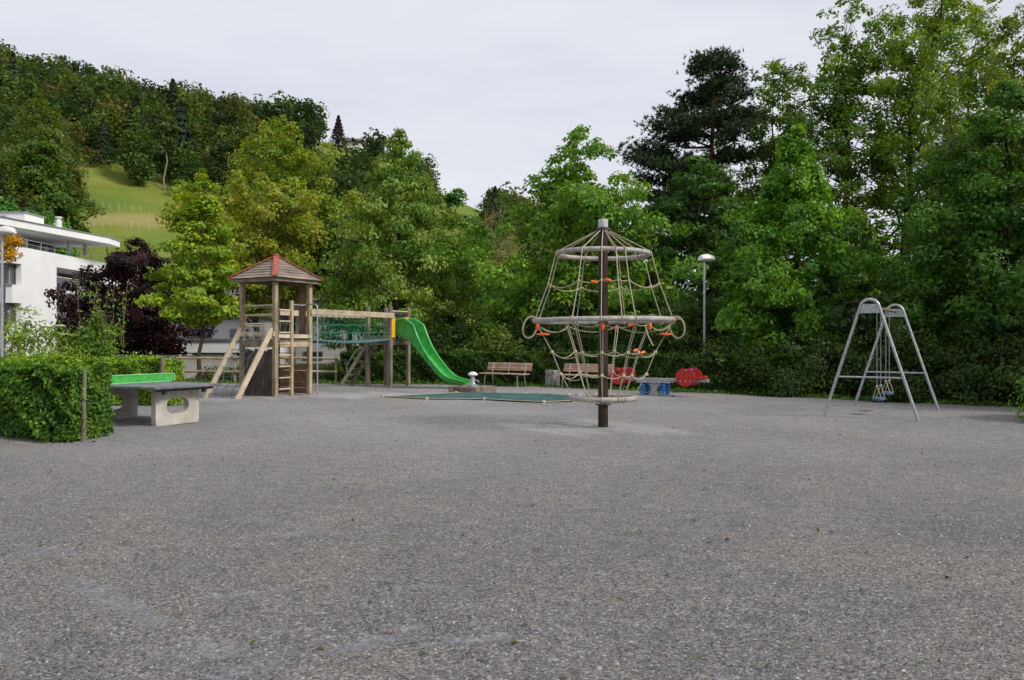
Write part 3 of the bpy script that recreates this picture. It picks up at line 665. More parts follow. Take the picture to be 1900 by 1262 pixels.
def garage():
    d = 44; org = (-17, d, 0); r = empty('garage', org)
    tag(r, 'long low white garage with dark coping beyond the retaining wall', 'garage')
    X = Vector((1, 0, 0)); Z = Vector((0, 0, 1)); x0, x1 = -20.6, -13.6
    MB().box((x0, d, 0.95), (x1, d+5, 1.62)).build('fascia', whiteWall, r, smooth=False)
    MB().box((x0-.1, d-.1, 1.62), (x1+.1, d+5.1, 1.74)).build('coping', darkCoping, r, smooth=False)
    MB().box((x0, d+1.5, -0.3), (x1, d+4.9, 0.95)).build('back_wall', greyWall, r, smooth=False)
    for x in (x0+.15, x0+2.4, x0+4.7, x1-.15): MB().box((x-.15, d+.05, -0.3), (x+.15, d+.4, 0.95)).build('pillar', whiteWall, r, smooth=False)
    for k, x in enumerate((x0+.35, x0+2.6, x0+4.9)):
        MB().box((x, d+.9, -0.3), (x+1.9, d+.98, 0.93)).build('garage_door', frameM if k != 1 else greyWall, r, smooth=False)
    # white gable wall of a taller house behind it
    h = empty('house', (-18.5, 52, 0)); tag(h, 'plain white house wall between the purple maple and the young maple', 'house')
    MB().box((-23.6, 51, -0.3), (-16.2, 56, 3.1)).build('wall', whiteWall, h, smooth=False)
    MB().box((-23.9, 50.7, 3.1), (-15.9, 56.3, 3.35)).build('roof', darkCoping, h, smooth=False)
    window_unit(h, (-21.2, 51, 1.2), X, Z, Vector((0, -1, 0)), 1.6, 1.2, 1)
    window_unit(h, (-18.4, 51, 1.2), X, Z, Vector((0, -1, 0)), 1.2, 1.2, 1, blind=0.7)
def retaining_wall():
    a = Vector((*site(215, 36), 0)); b = Vector((*site(500, 33), 0)); r = empty('garden_wall', a)
    tag(r, 'low cream rendered garden wall with dark coping behind the timber fence', 'wall')
    d = (b-a).normalized(); nn = Vector((-d.y, d.x, 0))
    MB().bar(a+Vector((0, 0, .38)), b+Vector((0, 0, .38)), .25, .95).build('wall', creamWall, r, smooth=False)
    n = 7
    for i in range(n):
        p = a+(b-a)*(i/n)+Vector((0, 0, .915)); q = a+(b-a)*((i+1)/n-.004)+Vector((0, 0, .915))
        MB().bar(p, q, .36, .11).build('coping', darkCoping, r, smooth=False, bevel=.01)
apartment_left(); apartment_right(); garage(); retaining_wall()

# timber post-and-rail fence along the back of the gravel
def fence():
    pts = [(-13.3, 31.3), (-11.0, 31.0), (-8.9, 30.9), (-6.9, 30.7)]
    r = empty('timber_fence', (*pts[0], 0)); tag(r, 'timber post and rail fence behind the rope ladder and young maple', 'fence')
    rng = random.Random(4)
    for x, y in pts:
        MB().tube([(x, y, -.1), (x, y, .6), (x, y, 1.06)], .062, 10).build('post', woodTan, r, bevel=.008)
    for i in range(len(pts)-1):
        for z in (.4, .93):
            a = (pts[i][0]-.12, pts[i][1]-.075, z+rng.uniform(-.02, .02)); b = (pts[i+1][0]+.08, pts[i+1][1]-.075, z+rng.uniform(-.02, .02))
            MB().tube([a, ((a[0]+b[0])/2, (a[1]+b[1])/2, (a[2]+b[2])/2+.006), b], .048, 9).build('rail', woodTan, r)
fence()
# white house and meadow posts on the hill
def hill_house():
    p = sight(656, 279); z = hh(p); r = empty('hill_house', (p[0], p[1], z)); tag(r, 'tiny white farmhouse near the ridge among the trees', 'house')
    x, y = p; w_ = 2.3
    MB().box((x-w_, y-2.5, z-1), (x+w_, y+3, z+2.1)).build('wall', whiteWall, r, smooth=False)
    rf = MB(); zr = z+2.1
    V = [(x-w_-.6, y-3.2, zr-.2), (x+w_+.6, y-3.2, zr-.2), (x+w_+.6, y+3.6, zr-.2), (x-w_-.6, y+3.6, zr-.2), (x-w_-.6, y+.2, zr+1.3), (x+w_+.6, y+.2, zr+1.3)]
    b = [Vector(v) for v in V]; rf.v += b
    for f in ((0, 1, 5, 4), (2, 3, 4, 5), (1, 2, 5), (3, 0, 4), (3, 2, 1, 0)): rf.quad(f, [(0, 0)]*len(f))
    rf.build('roof', roofDark, r, smooth=False)
    window_unit(r, (x+.6, y-2.5, z+.9), (1, 0, 0), (0, 0, 1), (0, -1, 0), 1.2, 1.1, 0)
hill_house()
def meadow_fence():
    for row, (y0, y1, lab) in enumerate(((384, 400, 'line of pale fence posts along the upper edge of the mown strip'), (421, 428, 'line of pale fence posts along the lower edge of the mown strip'))):
        rng = random.Random(row); pts = []
        for i in range(17):
            px = 134+i*14+rng.uniform(-3, 3); p = sight(px, y0+(y1-y0)*i/16); pts.append((p[0], p[1], hh(p)))
        r = empty('meadow_fence', pts[0]); tag(r, lab, 'fence')
        for p in pts: MB().tube([(p[0], p[1], p[2]-.2), (p[0]+rng.uniform(-.08, .08), p[1], p[2]+1.1)], .055, 6).build('post', woodPale, r)
        MB().tube([(p[0], p[1], p[2]+1.0) for p in pts], .015, 4).build('wire', galv, r)
meadow_fence()

# ------------------------------------------------------------------ hedges
def box_hedge(name, label, path, depth, ht, n, L, col, col2, seed, lo=0.02, sides=True, topvar=0.05, wave=0.06, core=True, cat='hedge'):
    """path = ground line of the front face (left to right); the hedge lies on its far side"""
    rng = np.random.default_rng(seed); P = np.array(path, float); sg = P[1:]-P[:-1]; ln = np.linalg.norm(sg, axis=1); cum = np.r_[0, np.cumsum(ln)]
    root = empty(name, (P[0][0], P[0][1], 0)); tag(root, label, cat)
    def pt(s):
        x = np.interp(s, cum, P[:, 0]); y = np.interp(s, cum, P[:, 1]); k = np.clip(np.searchsorted(cum, s, side='right')-1, 0, len(sg)-1)
        d = sg[k]/ln[k][:, None]; return x, y, d
    tot = cum[-1]; areaF = tot*ht; areaT = tot*depth; areaE = depth*ht if sides else 0
    k = rng.choice(5, n, p=np.array([areaF, areaT*1.1, areaE, areaE, areaF*0.25])/(areaF*1.25+areaT*1.1+2*areaE))
    s = rng.uniform(0, tot, n); q = rng.uniform(0, 1, n); h = rng.uniform(0, 1, n)
    inset = np.abs(rng.normal(0, 0.075, n))-0.02
    q = np.where(k == 0, inset/depth, np.where(k == 4, 1-inset/depth, q)); h = np.where(k == 1, 1-inset/ht, h); s = np.where(k == 2, inset, np.where(k == 3, tot-inset, s))
    x, y, d = pt(np.clip(s, 0, tot)); x += d[:, 0]*(s-np.clip(s, 0, tot)); y += d[:, 1]*(s-np.clip(s, 0, tot))
    nb = np.stack([-d[:, 1], d[:, 0]], 1)
    und = wave*(np.sin(s*3.1+h*4)+np.sin(s*7.7+h*9+2)*0.7+np.sin(s*13+h*17)*0.5)
    z = lo+h*(ht-lo)+topvar*(np.sin(s*2.3+q*5)+0.8*np.sin(s*6.1+q*11+1))*(h)
    rnd = np.clip((h-0.86)/0.14, 0, 1)**2*0.08
    off = q*depth+np.where(k == 0, -und+rnd, und*0.3)
    pos = np.stack([x+nb[:, 0]*off, y+nb[:, 1]*off, z], 1)
    fn = np.where((k == 0)[:, None], np.c_[-nb, np.zeros(n)], np.where((k == 1)[:, None], np.array([[0, 0, 1.0]]), np.where((k == 2)[:, None], np.c_[-d, np.zeros(n)], np.where((k == 3)[:, None], np.c_[d, np.zeros(n)], np.c_[nb, np.zeros(n)]))))
    nrm = fn*0.9+np.array([[0, 0, 0.5]])+rng.normal(size=(n, 3))*0.5
    patch = np.clip(0.5+0.35*np.sin(s*4.3+h*6+q*7)+0.3*np.sin(s*9.7-h*11)+rng.normal(0, 0.2, n), 0, 1)[:, None]
    f = Fol(); f.leaves(rng, pos, nrm, L, L*0.62, np.array(col)[None]*(1-patch)+np.array(col2)[None]*patch, 0.35, var=0.28)
    # young shoots standing out of the clipped surface
    m = int(n*0.035); i = rng.choice(n, m, replace=False); sp = pos[i]+fn[i]*rng.uniform(0.03, 0.11, (m, 1))+np.array([[0, 0, 0.03]])
    f.leaves(rng, sp, rng.normal(size=(m, 3))+np.array([[0, 0, .6]]), L*0.85, L*0.45, np.array(col2)[None]*1.2, 0.0, var=0.2)
    f.build('foliage', leafM, root, (P[0][0], P[0][1], 0))
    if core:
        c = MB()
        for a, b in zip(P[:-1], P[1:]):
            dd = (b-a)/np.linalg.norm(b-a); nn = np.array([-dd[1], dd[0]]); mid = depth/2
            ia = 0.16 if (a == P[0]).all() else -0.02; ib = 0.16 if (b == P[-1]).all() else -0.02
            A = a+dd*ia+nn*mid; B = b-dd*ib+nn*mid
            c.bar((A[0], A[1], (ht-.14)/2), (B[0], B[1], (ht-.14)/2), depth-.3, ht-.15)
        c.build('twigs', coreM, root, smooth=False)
    return root
box_hedge('hedge', 'clipped leafy hedge block in the left foreground by the table', [(-13.5, 14.5), (-10.2, 13.5), (-8.3, 12.85), (-7.0, 12.45)], 0.8, 1.12, 36000, 0.088, (0.026, 0.068, 0.010), (0.070, 0.135, 0.018), 3, wave=0.1)
box_hedge('hedge', 'low clipped hedge just behind the green table tennis net', [(-14.5, 20.8), (-11, 19.8), (-8.55, 19.1)], 0.8, 1.12, 20000, 0.085, (0.07, 0.13, 0.014), (0.15, 0.235, 0.025), 4)
back_path = [(x+.2, y+0.75) for x, y in EDGE if -7.5 < x < 9.0]
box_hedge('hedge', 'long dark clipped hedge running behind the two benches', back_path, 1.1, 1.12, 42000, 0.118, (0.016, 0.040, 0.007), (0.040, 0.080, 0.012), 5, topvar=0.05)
p_ = empty('hedge_stake', (-6.93, 12.63, 0)); tag(p_, 'weathered wooden stake at the corner of the foreground hedge', 'stake')
MB().tube([(-6.93, 12.63, -.1), (-6.925, 12.625, .6), (-6.91, 12.63, 1.14)], .036, 9).build('post', woodGrey, p_, bevel=.006)
p_ = empty('hedge_stake', (-8.5, 19.0, 0)); tag(p_, 'short wooden stake at the right end of the hedge behind the net', 'stake')
MB().tube([(-8.5, 19.0, -.1), (-8.5, 19.0, 1.2)], .05, 8).build('post', woodGrey, p_)

# ------------------------------------------------------------------ trees round the playground
LIN = ((0.062, 0.125, 0.018), (0.135, 0.195, 0.035))
tree('young_maple', 'young yellow green maple with thin trunk beside the purple maple', site(372, 31.5), 0, 8.8, 2.15, 'cone', 0.26, 150, 84, 0.17, 0.135, 0.46, (0.10, 0.165, 0.014), (0.19, 0.245, 0.024), 0.085, barkM, (0.1, 0), 11, droop=0.5, flat=0.45, lobes=0.5)
tree('purple_maple', 'dark purple leaved maple beside the white apartment block', site(240, 39), 0, 6.9, 3.25, 'ovoid', 0.08, 300, 105, 0.17, 0.13, 0.55, (0.009, 0.0045, 0.008), (0.030, 0.010, 0.015), 0.13, barkDarkM, (0.4, 0), 112, stems=3, droop=0.35, lobes=0.5, skin=0.5)
tree('tall_maple', 'tall golden green maple in flower, behind the play tower roof', site(530, 53), 0, 17.3, 5.4, 'egg', 0.28, 290, 100, 0.24, 0.19, 0.92, (0.085, 0.14, 0.013), (0.165, 0.195, 0.020), 0.26, barkM, (-.3, 0), 13, droop=0.5, lobes=0.45)
tree('flowering_maple', 'olive yellow maple standing lower in front of the tall golden maple', site(480, 46), 0, 11.6, 4.1, 'round', 0.3, 180, 105, 0.22, 0.17, 0.8, (0.095, 0.13, 0.013), (0.18, 0.18, 0.022), 0.2, barkM, (0, 0), 14, droop=0.5, lobes=0.4)
tree('linden_tree', 'broad conical linden with pale hanging blossom behind the slide', site(738, 36), 0, 11.5, 4.25, 'cone', 0.09, 400, 88, 0.19, 0.115, 0.6, (0.055, 0.115, 0.018), (0.155, 0.205, 0.048), 0.2, barkM, (0.1, 0), 15, droop=0.95, lobes=0.34, updir=0.35)
tree('round_tree', 'deep green tree tucked behind the right side of the conical linden', site(848, 43), 0, 10.2, 2.9, 'egg', 0.1, 170, 90, 0.2, 0.15, 0.65, (0.032, 0.085, 0.012), (0.062, 0.13, 0.018), 0.2, barkM, (0, 0), 16)
tree('sparse_tree', 'thin olive brown tree with pale forked stems between two lindens', site(925, 58), 0, 12.4, 2.7, 'vase', 0.3, 100, 38, 0.18, 0.12, 0.7, (0.070, 0.078, 0.02), (0.105, 0.10, 0.03), 0.15, barkPaleM, (0, 0), 17, stems=3, limbs=40)
tree('linden_tree', 'fresh green linden directly behind the rope climbing pole', site(1074, 34), 0, 11.3, 4.05, 'egg', 0.1, 390, 92, 0.18, 0.145, 0.58, (0.052, 0.122, 0.014), (0.125, 0.21, 0.028), 0.17, barkDarkM, (0.2, 0), 18, droop=0.5, lobes=0.5)
tree('hornbeam_tree', 'dark layered tree below the pine crown behind the lamp', site(1300, 35), 0, 10.2, 3.5, 'ovoid', 0.08, 300, 105, 0.18, 0.13, 0.62, (0.022, 0.058, 0.010), (0.050, 0.105, 0.016), 0.16, barkDarkM, (0, 0), 19, flat=0.32, droop=0.5)
tree('young_hornbeam', 'bright green leafy tree between the lamp and the swing', site(1478, 26.5), 0, 9.1, 3.2, 'cone', 0.1, 420, 88, 0.14, 0.115, 0.46, (0.042, 0.11, 0.014), (0.11, 0.205, 0.026), 0.13, barkM, (0, 0), 20, droop=0.4, lobes=0.36)
tree('young_hornbeam', 'smaller green tree right of the bright hornbeam, behind the swing frame', site(1600, 30), 0, 6.4, 2.3, 'egg', 0.1, 150, 95, 0.16, 0.12, 0.5, (0.030, 0.078, 0.011), (0.066, 0.13, 0.018), 0.1, barkDarkM, (0, 0), 21)
# tall airy trees on the right, several leaning stems
AIR = ((0.058, 0.122, 0.015), (0.125, 0.195, 0.026))
def airy(label, px, d, h_, r_, base, n, per, lean, seed, c1, c2, tr):
    tree('tall_ash', label, site(px, d), 0, h_, r_, 'column', base, n, per, 0.185, 0.125, 0.56, c1, c2, tr, barkDarkM, (lean, 0), seed, lobes=0.75, limbs=46, skin=0.62, flat=0.75, droop=0.2)
airy('tall airy tree left of the leaning ones, top cut by the frame', 1560, 41, 20.5, 3.3, .3, 280, 84, 0.4, 22, *AIR, .24)
airy('tall airy tree with dark trunk leaning to the right', 1640, 40, 22.5, 3.8, .38, 310, 84, 3.4, 23, (0.07, 0.13, 0.016), (0.15, 0.215, 0.03), .25)
airy('thinner airy tree whose trunk leans behind the far right crown', 1745, 44, 21.5, 3.5, .3, 230, 82, 2.4, 24, (0.07, 0.125, 0.015), (0.145, 0.20, 0.028), .2)
airy('slender many stemmed tree between pine and leaning trees', 1432, 44, 17.5, 3.3, .25, 280, 90, 0.1, 25, (0.042, 0.095, 0.013), (0.09, 0.15, 0.022), .2)
tree('edge_tree', 'dense dark green tree at the right edge behind the swing', site(1868, 23.5), 0, 9.6, 3.3, 'egg', 0.04, 440, 105, 0.135, 0.105, 0.5, (0.024, 0.068, 0.010), (0.058, 0.125, 0.018), 0.16, barkDarkM, (0, 0), 26, droop=0.4, lobes=0.35)
tree('edge_tree', 'tall yellowish tree rising above the dark tree at the right edge', site(1880, 34), 0, 16.0, 3.6, 'egg', 0.15, 270, 80, 0.19, 0.13, 0.65, (0.055, 0.10, 0.014), (0.125, 0.155, 0.024), 0.18, barkDarkM, (0, 0), 27, lobes=0.5)
# the belt of trees goes on to the right of the frame and shades the gravel
for k, (x, y, h_, r_, lab) in enumerate(((17.5, 17, 9.5, 3.2, 'broad green tree just beyond the right edge, beside the gravel'), (20.5, 10.5, 9, 3.4, 'green tree beyond the right edge, nearest the camera'), (23, 22, 13, 4.0, 'tall green tree beyond the right edge, behind the others'))):
    tree('belt_tree', lab, (x, y), 0, h_, r_, 'egg', 0.06, 120, 70, 0.34, 0.27, 1.0, (0.04, 0.09, 0.012), (0.08, 0.15, 0.02), 0.2, barkDarkM, (0, 0), 60+k, limbs=6)
# trees behind, closing the view
for k, (px, d, h_, r_, lab) in enumerate(((1010, 52, 10.5, 3.8, 'dark rounded tree showing above the hedge left of the pole linden'), (1185, 48, 9.0, 3.5, 'dark tree in the gap between pole linden and pine'),
                                     (1400, 50, 11.0, 4.0, 'dim tree deep behind the lamp and bright hornbeam'), (1625, 52, 11.5, 3.8, 'dim tree far behind the tall airy trees'),
                                     (1715, 56, 9.5, 4.5, 'low dim tree seen between the leaning trunks'), (1800, 40, 13.0, 3.6, 'dim tree behind the dark right edge tree'), (648, 47, 9.5, 2.6, 'green tree filling the gap between golden maple and linden'))):
    tree('background_tree', lab, site(px, d), 0, h_, r_, 'egg', 0.45 if px == 648 else 0.03, 150, 56, 0.31, 0.23, 0.9, (0.022, 0.056, 0.010), (0.052, 0.098, 0.016), 0.18, barkDarkM, (0, 0), 80+k, limbs=10)
tree('golden_tree', 'small orange yellow tree at the left edge before the white block', (site(4, 50)[0], 50), 0, 9.0, 1.25, 'round', 0.77, 40, 48, 0.2, 0.15, 0.5, (0.24, 0.14, 0.010), (0.36, 0.21, 0.016), 0.1, barkM, (0, 0), 31, limbs=10)

def pine():
    rng = np.random.default_rng(40); X, Y = site(1322, 41); org = (X, Y, 0); H_ = 17.2
    r = empty('pine_tree', org); tag(r, 'tall dark Scots pine with reddish upper trunk and layered boughs', 'tree')
    ax = np.array([[X+0.12*math.sin(z*0.5), Y+0.1*math.cos(z*0.4), z] for z in np.linspace(-.1, H_-.3, 12)])
    MB().tube(ax, [0.24*(1-i/12.5)+0.02 for i in range(12)], 9).build('trunk', barkRedM, r)
    lm = MB(); cen = []; f = Fol()
    boughs = []
    for z in np.arange(6.0, H_-0.4, 0.55):
        t = (z-6)/(H_-6)
        for k in range(rng.integers(2, 4)):
            a = rng.uniform(0, 6.28); ln = (3.9*(1-t)**0.75+0.5)*rng.uniform(0.6, 1.15)
            boughs.append((z, a, ln))
    boughs += [(10.6, 3.0, 4.1), (10.2, 3.35, 4.3), (8.6, 3.1, 4.4), (8.0, 2.9, 3.9), (12.6, 3.2, 3.1), (13.6, 2.9, 2.6), (9.3, 3.3, 4.2), (11.3, 3.0, 3.6), (7.2, 3.2, 3.6)]
    for z, a, ln in boughs:
        f_ = np.clip(z/H_, 0, .97)*11; j = int(f_); s0 = ax[j]*(1-f_+j)+ax[j+1]*(f_-j)
        e = s0+np.array([math.cos(a)*ln, math.sin(a)*ln, ln*rng.uniform(0.05, 0.3)])
        pts = limb_path(rng, s0, e, -0.12, 6, 0.08); lm.tube(pts, [0.06*(1-.15*q)*(0.5+ln/4) for q in range(6)], 5)
        m = int(7+ln*6)
        for q in range(m):
            tt = rng.uniform(0.35, 1.02); p = np.array(pts[0])*(1-tt)+np.array(pts[-1])*tt
            cen.append(p+np.array([rng.normal(0, .42), rng.normal(0, .42), abs(rng.normal(0.08, .2))]))
    cen = np.array(cen)
    # needle tufts: fans of thin blades
    n = len(cen); k = 88; idx = np.repeat(np.arange(n), k); m = len(idx); d = unit(rng.normal(size=(m, 3))+np.array([[0, 0, 0.45]]))
    sub = rng.normal(0, 0.24, (n, 12, 3))*np.array([1, 1, .55]); b = cen[idx]+sub[idx, rng.integers(0, 12, m)]; L = rng.uniform(0.14, 0.25, (m, 1)); s = unit(np.cross(d, rng.normal(size=(m, 3))))*0.032
    V = np.empty((m, 3, 3)); V[:, 0] = b-s; V[:, 1] = b+s; V[:, 2] = b+d*L
    col = (np.array([[0.030, 0.060, 0.020]])*np.exp(rng.normal(0, .3, (n, 1)))+rng.uniform(0, .01, (n, 1)))[idx]
    f.add(V.reshape(-1, 3), np.arange(m*3).reshape(-1, 3), np.repeat(col, 3, 0))
    lm.build('branches', barkDarkM, r)['kind'] = 'stuff'; f.build('crown', needleM, r, org)
pine()

# ------------------------------------------------------------------ shrubs
def shrub(name, label, pos, h_, r_, n, per, L, col, col2, seed, flowers=0, base=0.02, prof='bush', stems=5, cr=None, whips=0, lobes=0.4, ry=None):
    rng = np.random.default_rng(seed); X, Y = pos; org = (X, Y, 0); root = empty(name, org); tag(root, label, 'shrub')
    cr = cr or r_*0.3
    cen, rr = cluster_centres(rng, n, base*h_, h_-cr*.4, r_-cr*.5, (ry or r_)-cr*.5, prof, lobes, 0.45); cen += np.array(org)[None]
    st = MB()
    for i in rng.choice(len(cen), min(stems*3, len(cen)), replace=False):
        a = np.array([X+rng.normal(0, .1*r_), Y+rng.normal(0, .1*r_), -.05]); r0 = 0.012+0.009*h_
        st.tube(limb_path(rng, a, cen[i], 0.1, 5, 0.06), [r0, r0*.8, r0*.65, r0*.5, r0*.3], 5)
    fo = crown_fol(rng, cen, rr, cr, per, L, L*.7, col, col2, 0.35, 0.7, mid=(X, Y, h_*.35))
    if whips:
        for q in range(whips):
            a = np.array([X+rng.normal(0, .35*r_), Y+rng.normal(0, .2*r_), h_*.6]); e = a+np.array([rng.normal(0, .35), rng.normal(0, .3), h_*rng.uniform(.45, .75)])
            st.tube(limb_path(rng, a, e, 0.03, 5, .02), [.016, .014, .012, .009, .006], 4)
            k = 26; tt = rng.uniform(0.1, 1.0, k)[:, None]; fo.leaves(rng, a[None]*(1-tt)+e[None]*tt+rng.normal(0, .09, (k, 3)), rng.normal(size=(k, 3))+np.array([[0, 0, .8]]), L, L*.6, np.array(col2)[None], .4)
    st.build('stems', twigM, root); fo.build('foliage', leafM, root, org)
    if flowers:
        fl = Fol(); k = rng.choice(len(cen), flowers, replace=True)
        for i in k:
            c = cen[i]+np.array([0, 0, 1])*cr*.55; o2 = unit((cen[i]-np.array([X, Y, h_*.3]))[None])[0]; c = cen[i]+o2*cr*.85
            m = 46; an = rng.uniform(0, 6.28, m); rad = 0.13*np.sqrt(rng.uniform(0, 1, m))
            p = c[None]+np.stack([np.cos(an)*rad, np.sin(an)*rad, 0.03*np.cos(rad*12)+rng.normal(0, .008, m)], 1)
            fl.leaves(rng, p, np.array([[0, 0, 1.0]])+rng.normal(size=(m, 3))*.35, 0.045, 0.04, np.array([[0.42, 0.45, 0.44]]), 0, var=.1)
        fl.build('flowers', petalM, root, org)
    return root
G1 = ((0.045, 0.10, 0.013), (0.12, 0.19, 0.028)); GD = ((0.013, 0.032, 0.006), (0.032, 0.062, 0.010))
shrub('elder_bush', 'loose elder bush with white flower heads before the white block', site(50, 22.5), 2.75, 1.7, 95, 44, 0.11, (0.07, 0.125, 0.016), (0.16, 0.22, 0.032), 101, flowers=13, lobes=0.55, stems=8, cr=.42)
shrub('green_shrub', 'green shrub with tall whippy shoots below the purple maple', site(182, 23.5), 2.6, 1.05, 75, 75, 0.1, *G1, 102, whips=9, cr=.38, prof='egg')
shrub('lavender_bush', 'grey green bush under the young maple behind the timber fence', site(400, 32.3), 0.7, 0.9, 30, 60, 0.1, (0.07, 0.09, 0.05), (0.11, 0.13, 0.07), 103, ry=.6)
shrub('lavender_bush', 'second grey green bush behind the timber fence, nearest the wall end', site(445, 32.0), 0.65, 0.6, 26, 60, 0.1, (0.05, 0.075, 0.03), (0.09, 0.11, 0.05), 104, ry=.6)
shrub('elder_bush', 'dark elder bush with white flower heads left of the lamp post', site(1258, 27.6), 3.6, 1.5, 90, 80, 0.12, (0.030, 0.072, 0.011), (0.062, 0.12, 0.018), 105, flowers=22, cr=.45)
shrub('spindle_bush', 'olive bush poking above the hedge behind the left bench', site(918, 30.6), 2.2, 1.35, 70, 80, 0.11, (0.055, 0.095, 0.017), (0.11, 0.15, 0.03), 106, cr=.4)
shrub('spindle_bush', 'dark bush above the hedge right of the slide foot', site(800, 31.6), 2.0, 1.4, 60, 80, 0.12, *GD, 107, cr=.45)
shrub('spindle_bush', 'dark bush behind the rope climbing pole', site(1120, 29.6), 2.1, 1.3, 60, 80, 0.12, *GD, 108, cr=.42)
shrub('spindle_bush', 'dark bush below the play bridge behind the slide tower', site(655, 32.2), 1.0, 1.5, 60, 75, 0.12, *GD, 109, cr=.45)
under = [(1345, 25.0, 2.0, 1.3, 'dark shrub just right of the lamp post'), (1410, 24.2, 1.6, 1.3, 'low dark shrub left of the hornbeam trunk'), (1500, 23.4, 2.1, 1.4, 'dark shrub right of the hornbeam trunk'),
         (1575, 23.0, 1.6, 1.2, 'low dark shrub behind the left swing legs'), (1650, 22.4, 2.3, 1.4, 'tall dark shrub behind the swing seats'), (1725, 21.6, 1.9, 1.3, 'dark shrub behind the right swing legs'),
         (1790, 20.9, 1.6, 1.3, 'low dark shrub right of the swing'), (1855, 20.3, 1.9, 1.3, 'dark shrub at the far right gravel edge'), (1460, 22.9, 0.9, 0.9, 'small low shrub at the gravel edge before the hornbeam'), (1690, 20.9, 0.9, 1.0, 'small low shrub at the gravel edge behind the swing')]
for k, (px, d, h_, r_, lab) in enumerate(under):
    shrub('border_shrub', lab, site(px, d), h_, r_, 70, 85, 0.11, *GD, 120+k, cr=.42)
shrub('near_bush', 'leafy bush tips reaching in at the right edge of the gravel', (11.2, 15.6), 1.5, 1.05, 70, 60, 0.09, (0.05, 0.12, 0.014), (0.11, 0.20, 0.022), 140, cr=.33)

# shadowy undergrowth that nobody could count, behind the hedge and shrubs
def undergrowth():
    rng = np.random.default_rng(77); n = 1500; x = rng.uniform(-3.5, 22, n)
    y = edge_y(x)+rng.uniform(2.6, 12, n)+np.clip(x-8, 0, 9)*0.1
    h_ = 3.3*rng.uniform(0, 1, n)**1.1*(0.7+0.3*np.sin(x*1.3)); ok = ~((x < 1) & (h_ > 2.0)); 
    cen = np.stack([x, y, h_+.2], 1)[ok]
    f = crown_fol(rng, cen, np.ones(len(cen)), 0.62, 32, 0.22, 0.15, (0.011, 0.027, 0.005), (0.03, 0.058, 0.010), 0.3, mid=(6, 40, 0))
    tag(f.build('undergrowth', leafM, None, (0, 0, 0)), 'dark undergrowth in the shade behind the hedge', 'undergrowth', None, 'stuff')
    # litter of small weeds along the gravel edge
    f = Fol(); n = 5200; x = rng.uniform(-14, 16, n); y = edge_y(x)+rng.normal(0.12, 0.16, n)
    pos = np.stack([x, y, np.abs(rng.normal(0.03, .05, n))], 1); f.leaves(rng, pos, rng.normal(size=(n, 3))+np.array([[0, -.4, .7]]), 0.1, 0.04, np.array([[0.05, 0.10, 0.015]]), -0.5, var=.35)
    tag(f.build('edge_weeds', leafM, None, (0, 0, 0)), 'low weeds and grass along the edge of the gravel', 'weeds', None, 'stuff')
undergrowth()
def litter():
    rng = np.random.default_rng(31); f = Fol(); n = 900; x = rng.uniform(-13, 15, n); y = edge_y(x)-np.abs(rng.normal(0, .5, n))
    hx = rng.uniform(-13.5, -6.6, 260); hy = np.interp(hx, [-13.5, -10.2, -8.3, -7.0, -6.5], [14.5, 13.5, 12.85, 12.45, 12.4])-np.abs(rng.normal(0, .12, 260))
    gx = rng.uniform(-1, 1, 260); gy = rng.uniform(3.5, 18, 260); gx = gx*gy*.66
    P = np.stack([np.r_[x, hx, gx], np.r_[y, hy, gy]], 1); m = len(P); pos = np.c_[P, gravel_z(P)+.012]
    pal = np.array([[.16, .10, .05], [.10, .065, .035], [.20, .15, .07], [.09, .11, .03]])/FRESH[None]
    f.leaves(rng, pos, np.array([[0, 0, 1.0]])+rng.normal(size=(m, 3))*.3, .045, .024, pal[rng.integers(0, 4, m)], 0, var=.3)
    tag(f.build('fallen_leaves', leafM, None, (0, 0, 0)), 'scattered dry leaves on the gravel and under the hedges', 'leaves', None, 'stuff')
litter()

# ------------------------------------------------------------------ wooded hill
def far_crown(rng, kind, n, L):
    if kind == 'fir':
        t = rng.uniform(0, 1, n)**0.8; a = rng.uniform(0, 6.28, n); r = (1-t)*0.27*rng.uniform(.5, 1.05, n)*(1+.25*np.sin(t*60))+.015
        pos = np.stack([np.cos(a)*r, np.sin(a)*r, 0.06+t*0.94], 1); nrm = np.stack([np.cos(a), np.sin(a), np.full(n, .5)], 1)
    else:
        m = 26; cen, rr = cluster_centres(rng, m, 0.16, 0.9, 0.30, 0.30, 'egg' if kind == 'egg' else 'round', 0.35, 0.4)
        i = rng.integers(0, len(cen), n); d = unit(rng.normal(size=(n, 3)))*rng.uniform(.5, 1, (n, 1)); cs = rng.uniform(.09, .15, len(cen))
        pos = cen[i]+d*cs[i][:, None]; nrm = d+np.array([[0, 0, .5]])
    f = Fol(); f.leaves(rng, pos, nrm+rng.normal(size=(n, 3))*.35, L, L*.8, np.ones((n, 3))/FRESH[None]*np.array([[1.5, 1.45, 1.25]]), .2, var=.2)
    return np.concatenate(f.V), np.concatenate(f.T), np.concatenate(f.C)
FARCOL = [(0.030, 0.066, 0.014), (0.042, 0.085, 0.016), (0.058, 0.105, 0.018), (0.075, 0.112, 0.02), (0.085, 0.095, 0.024), (0.05, 0.10, 0.024), (0.026, 0.055, 0.016)]
UP = ([0, 130, 165, 250, 300, 360, 480, 620], [480, 395, 306, 343, 354, 367, 385, 400])
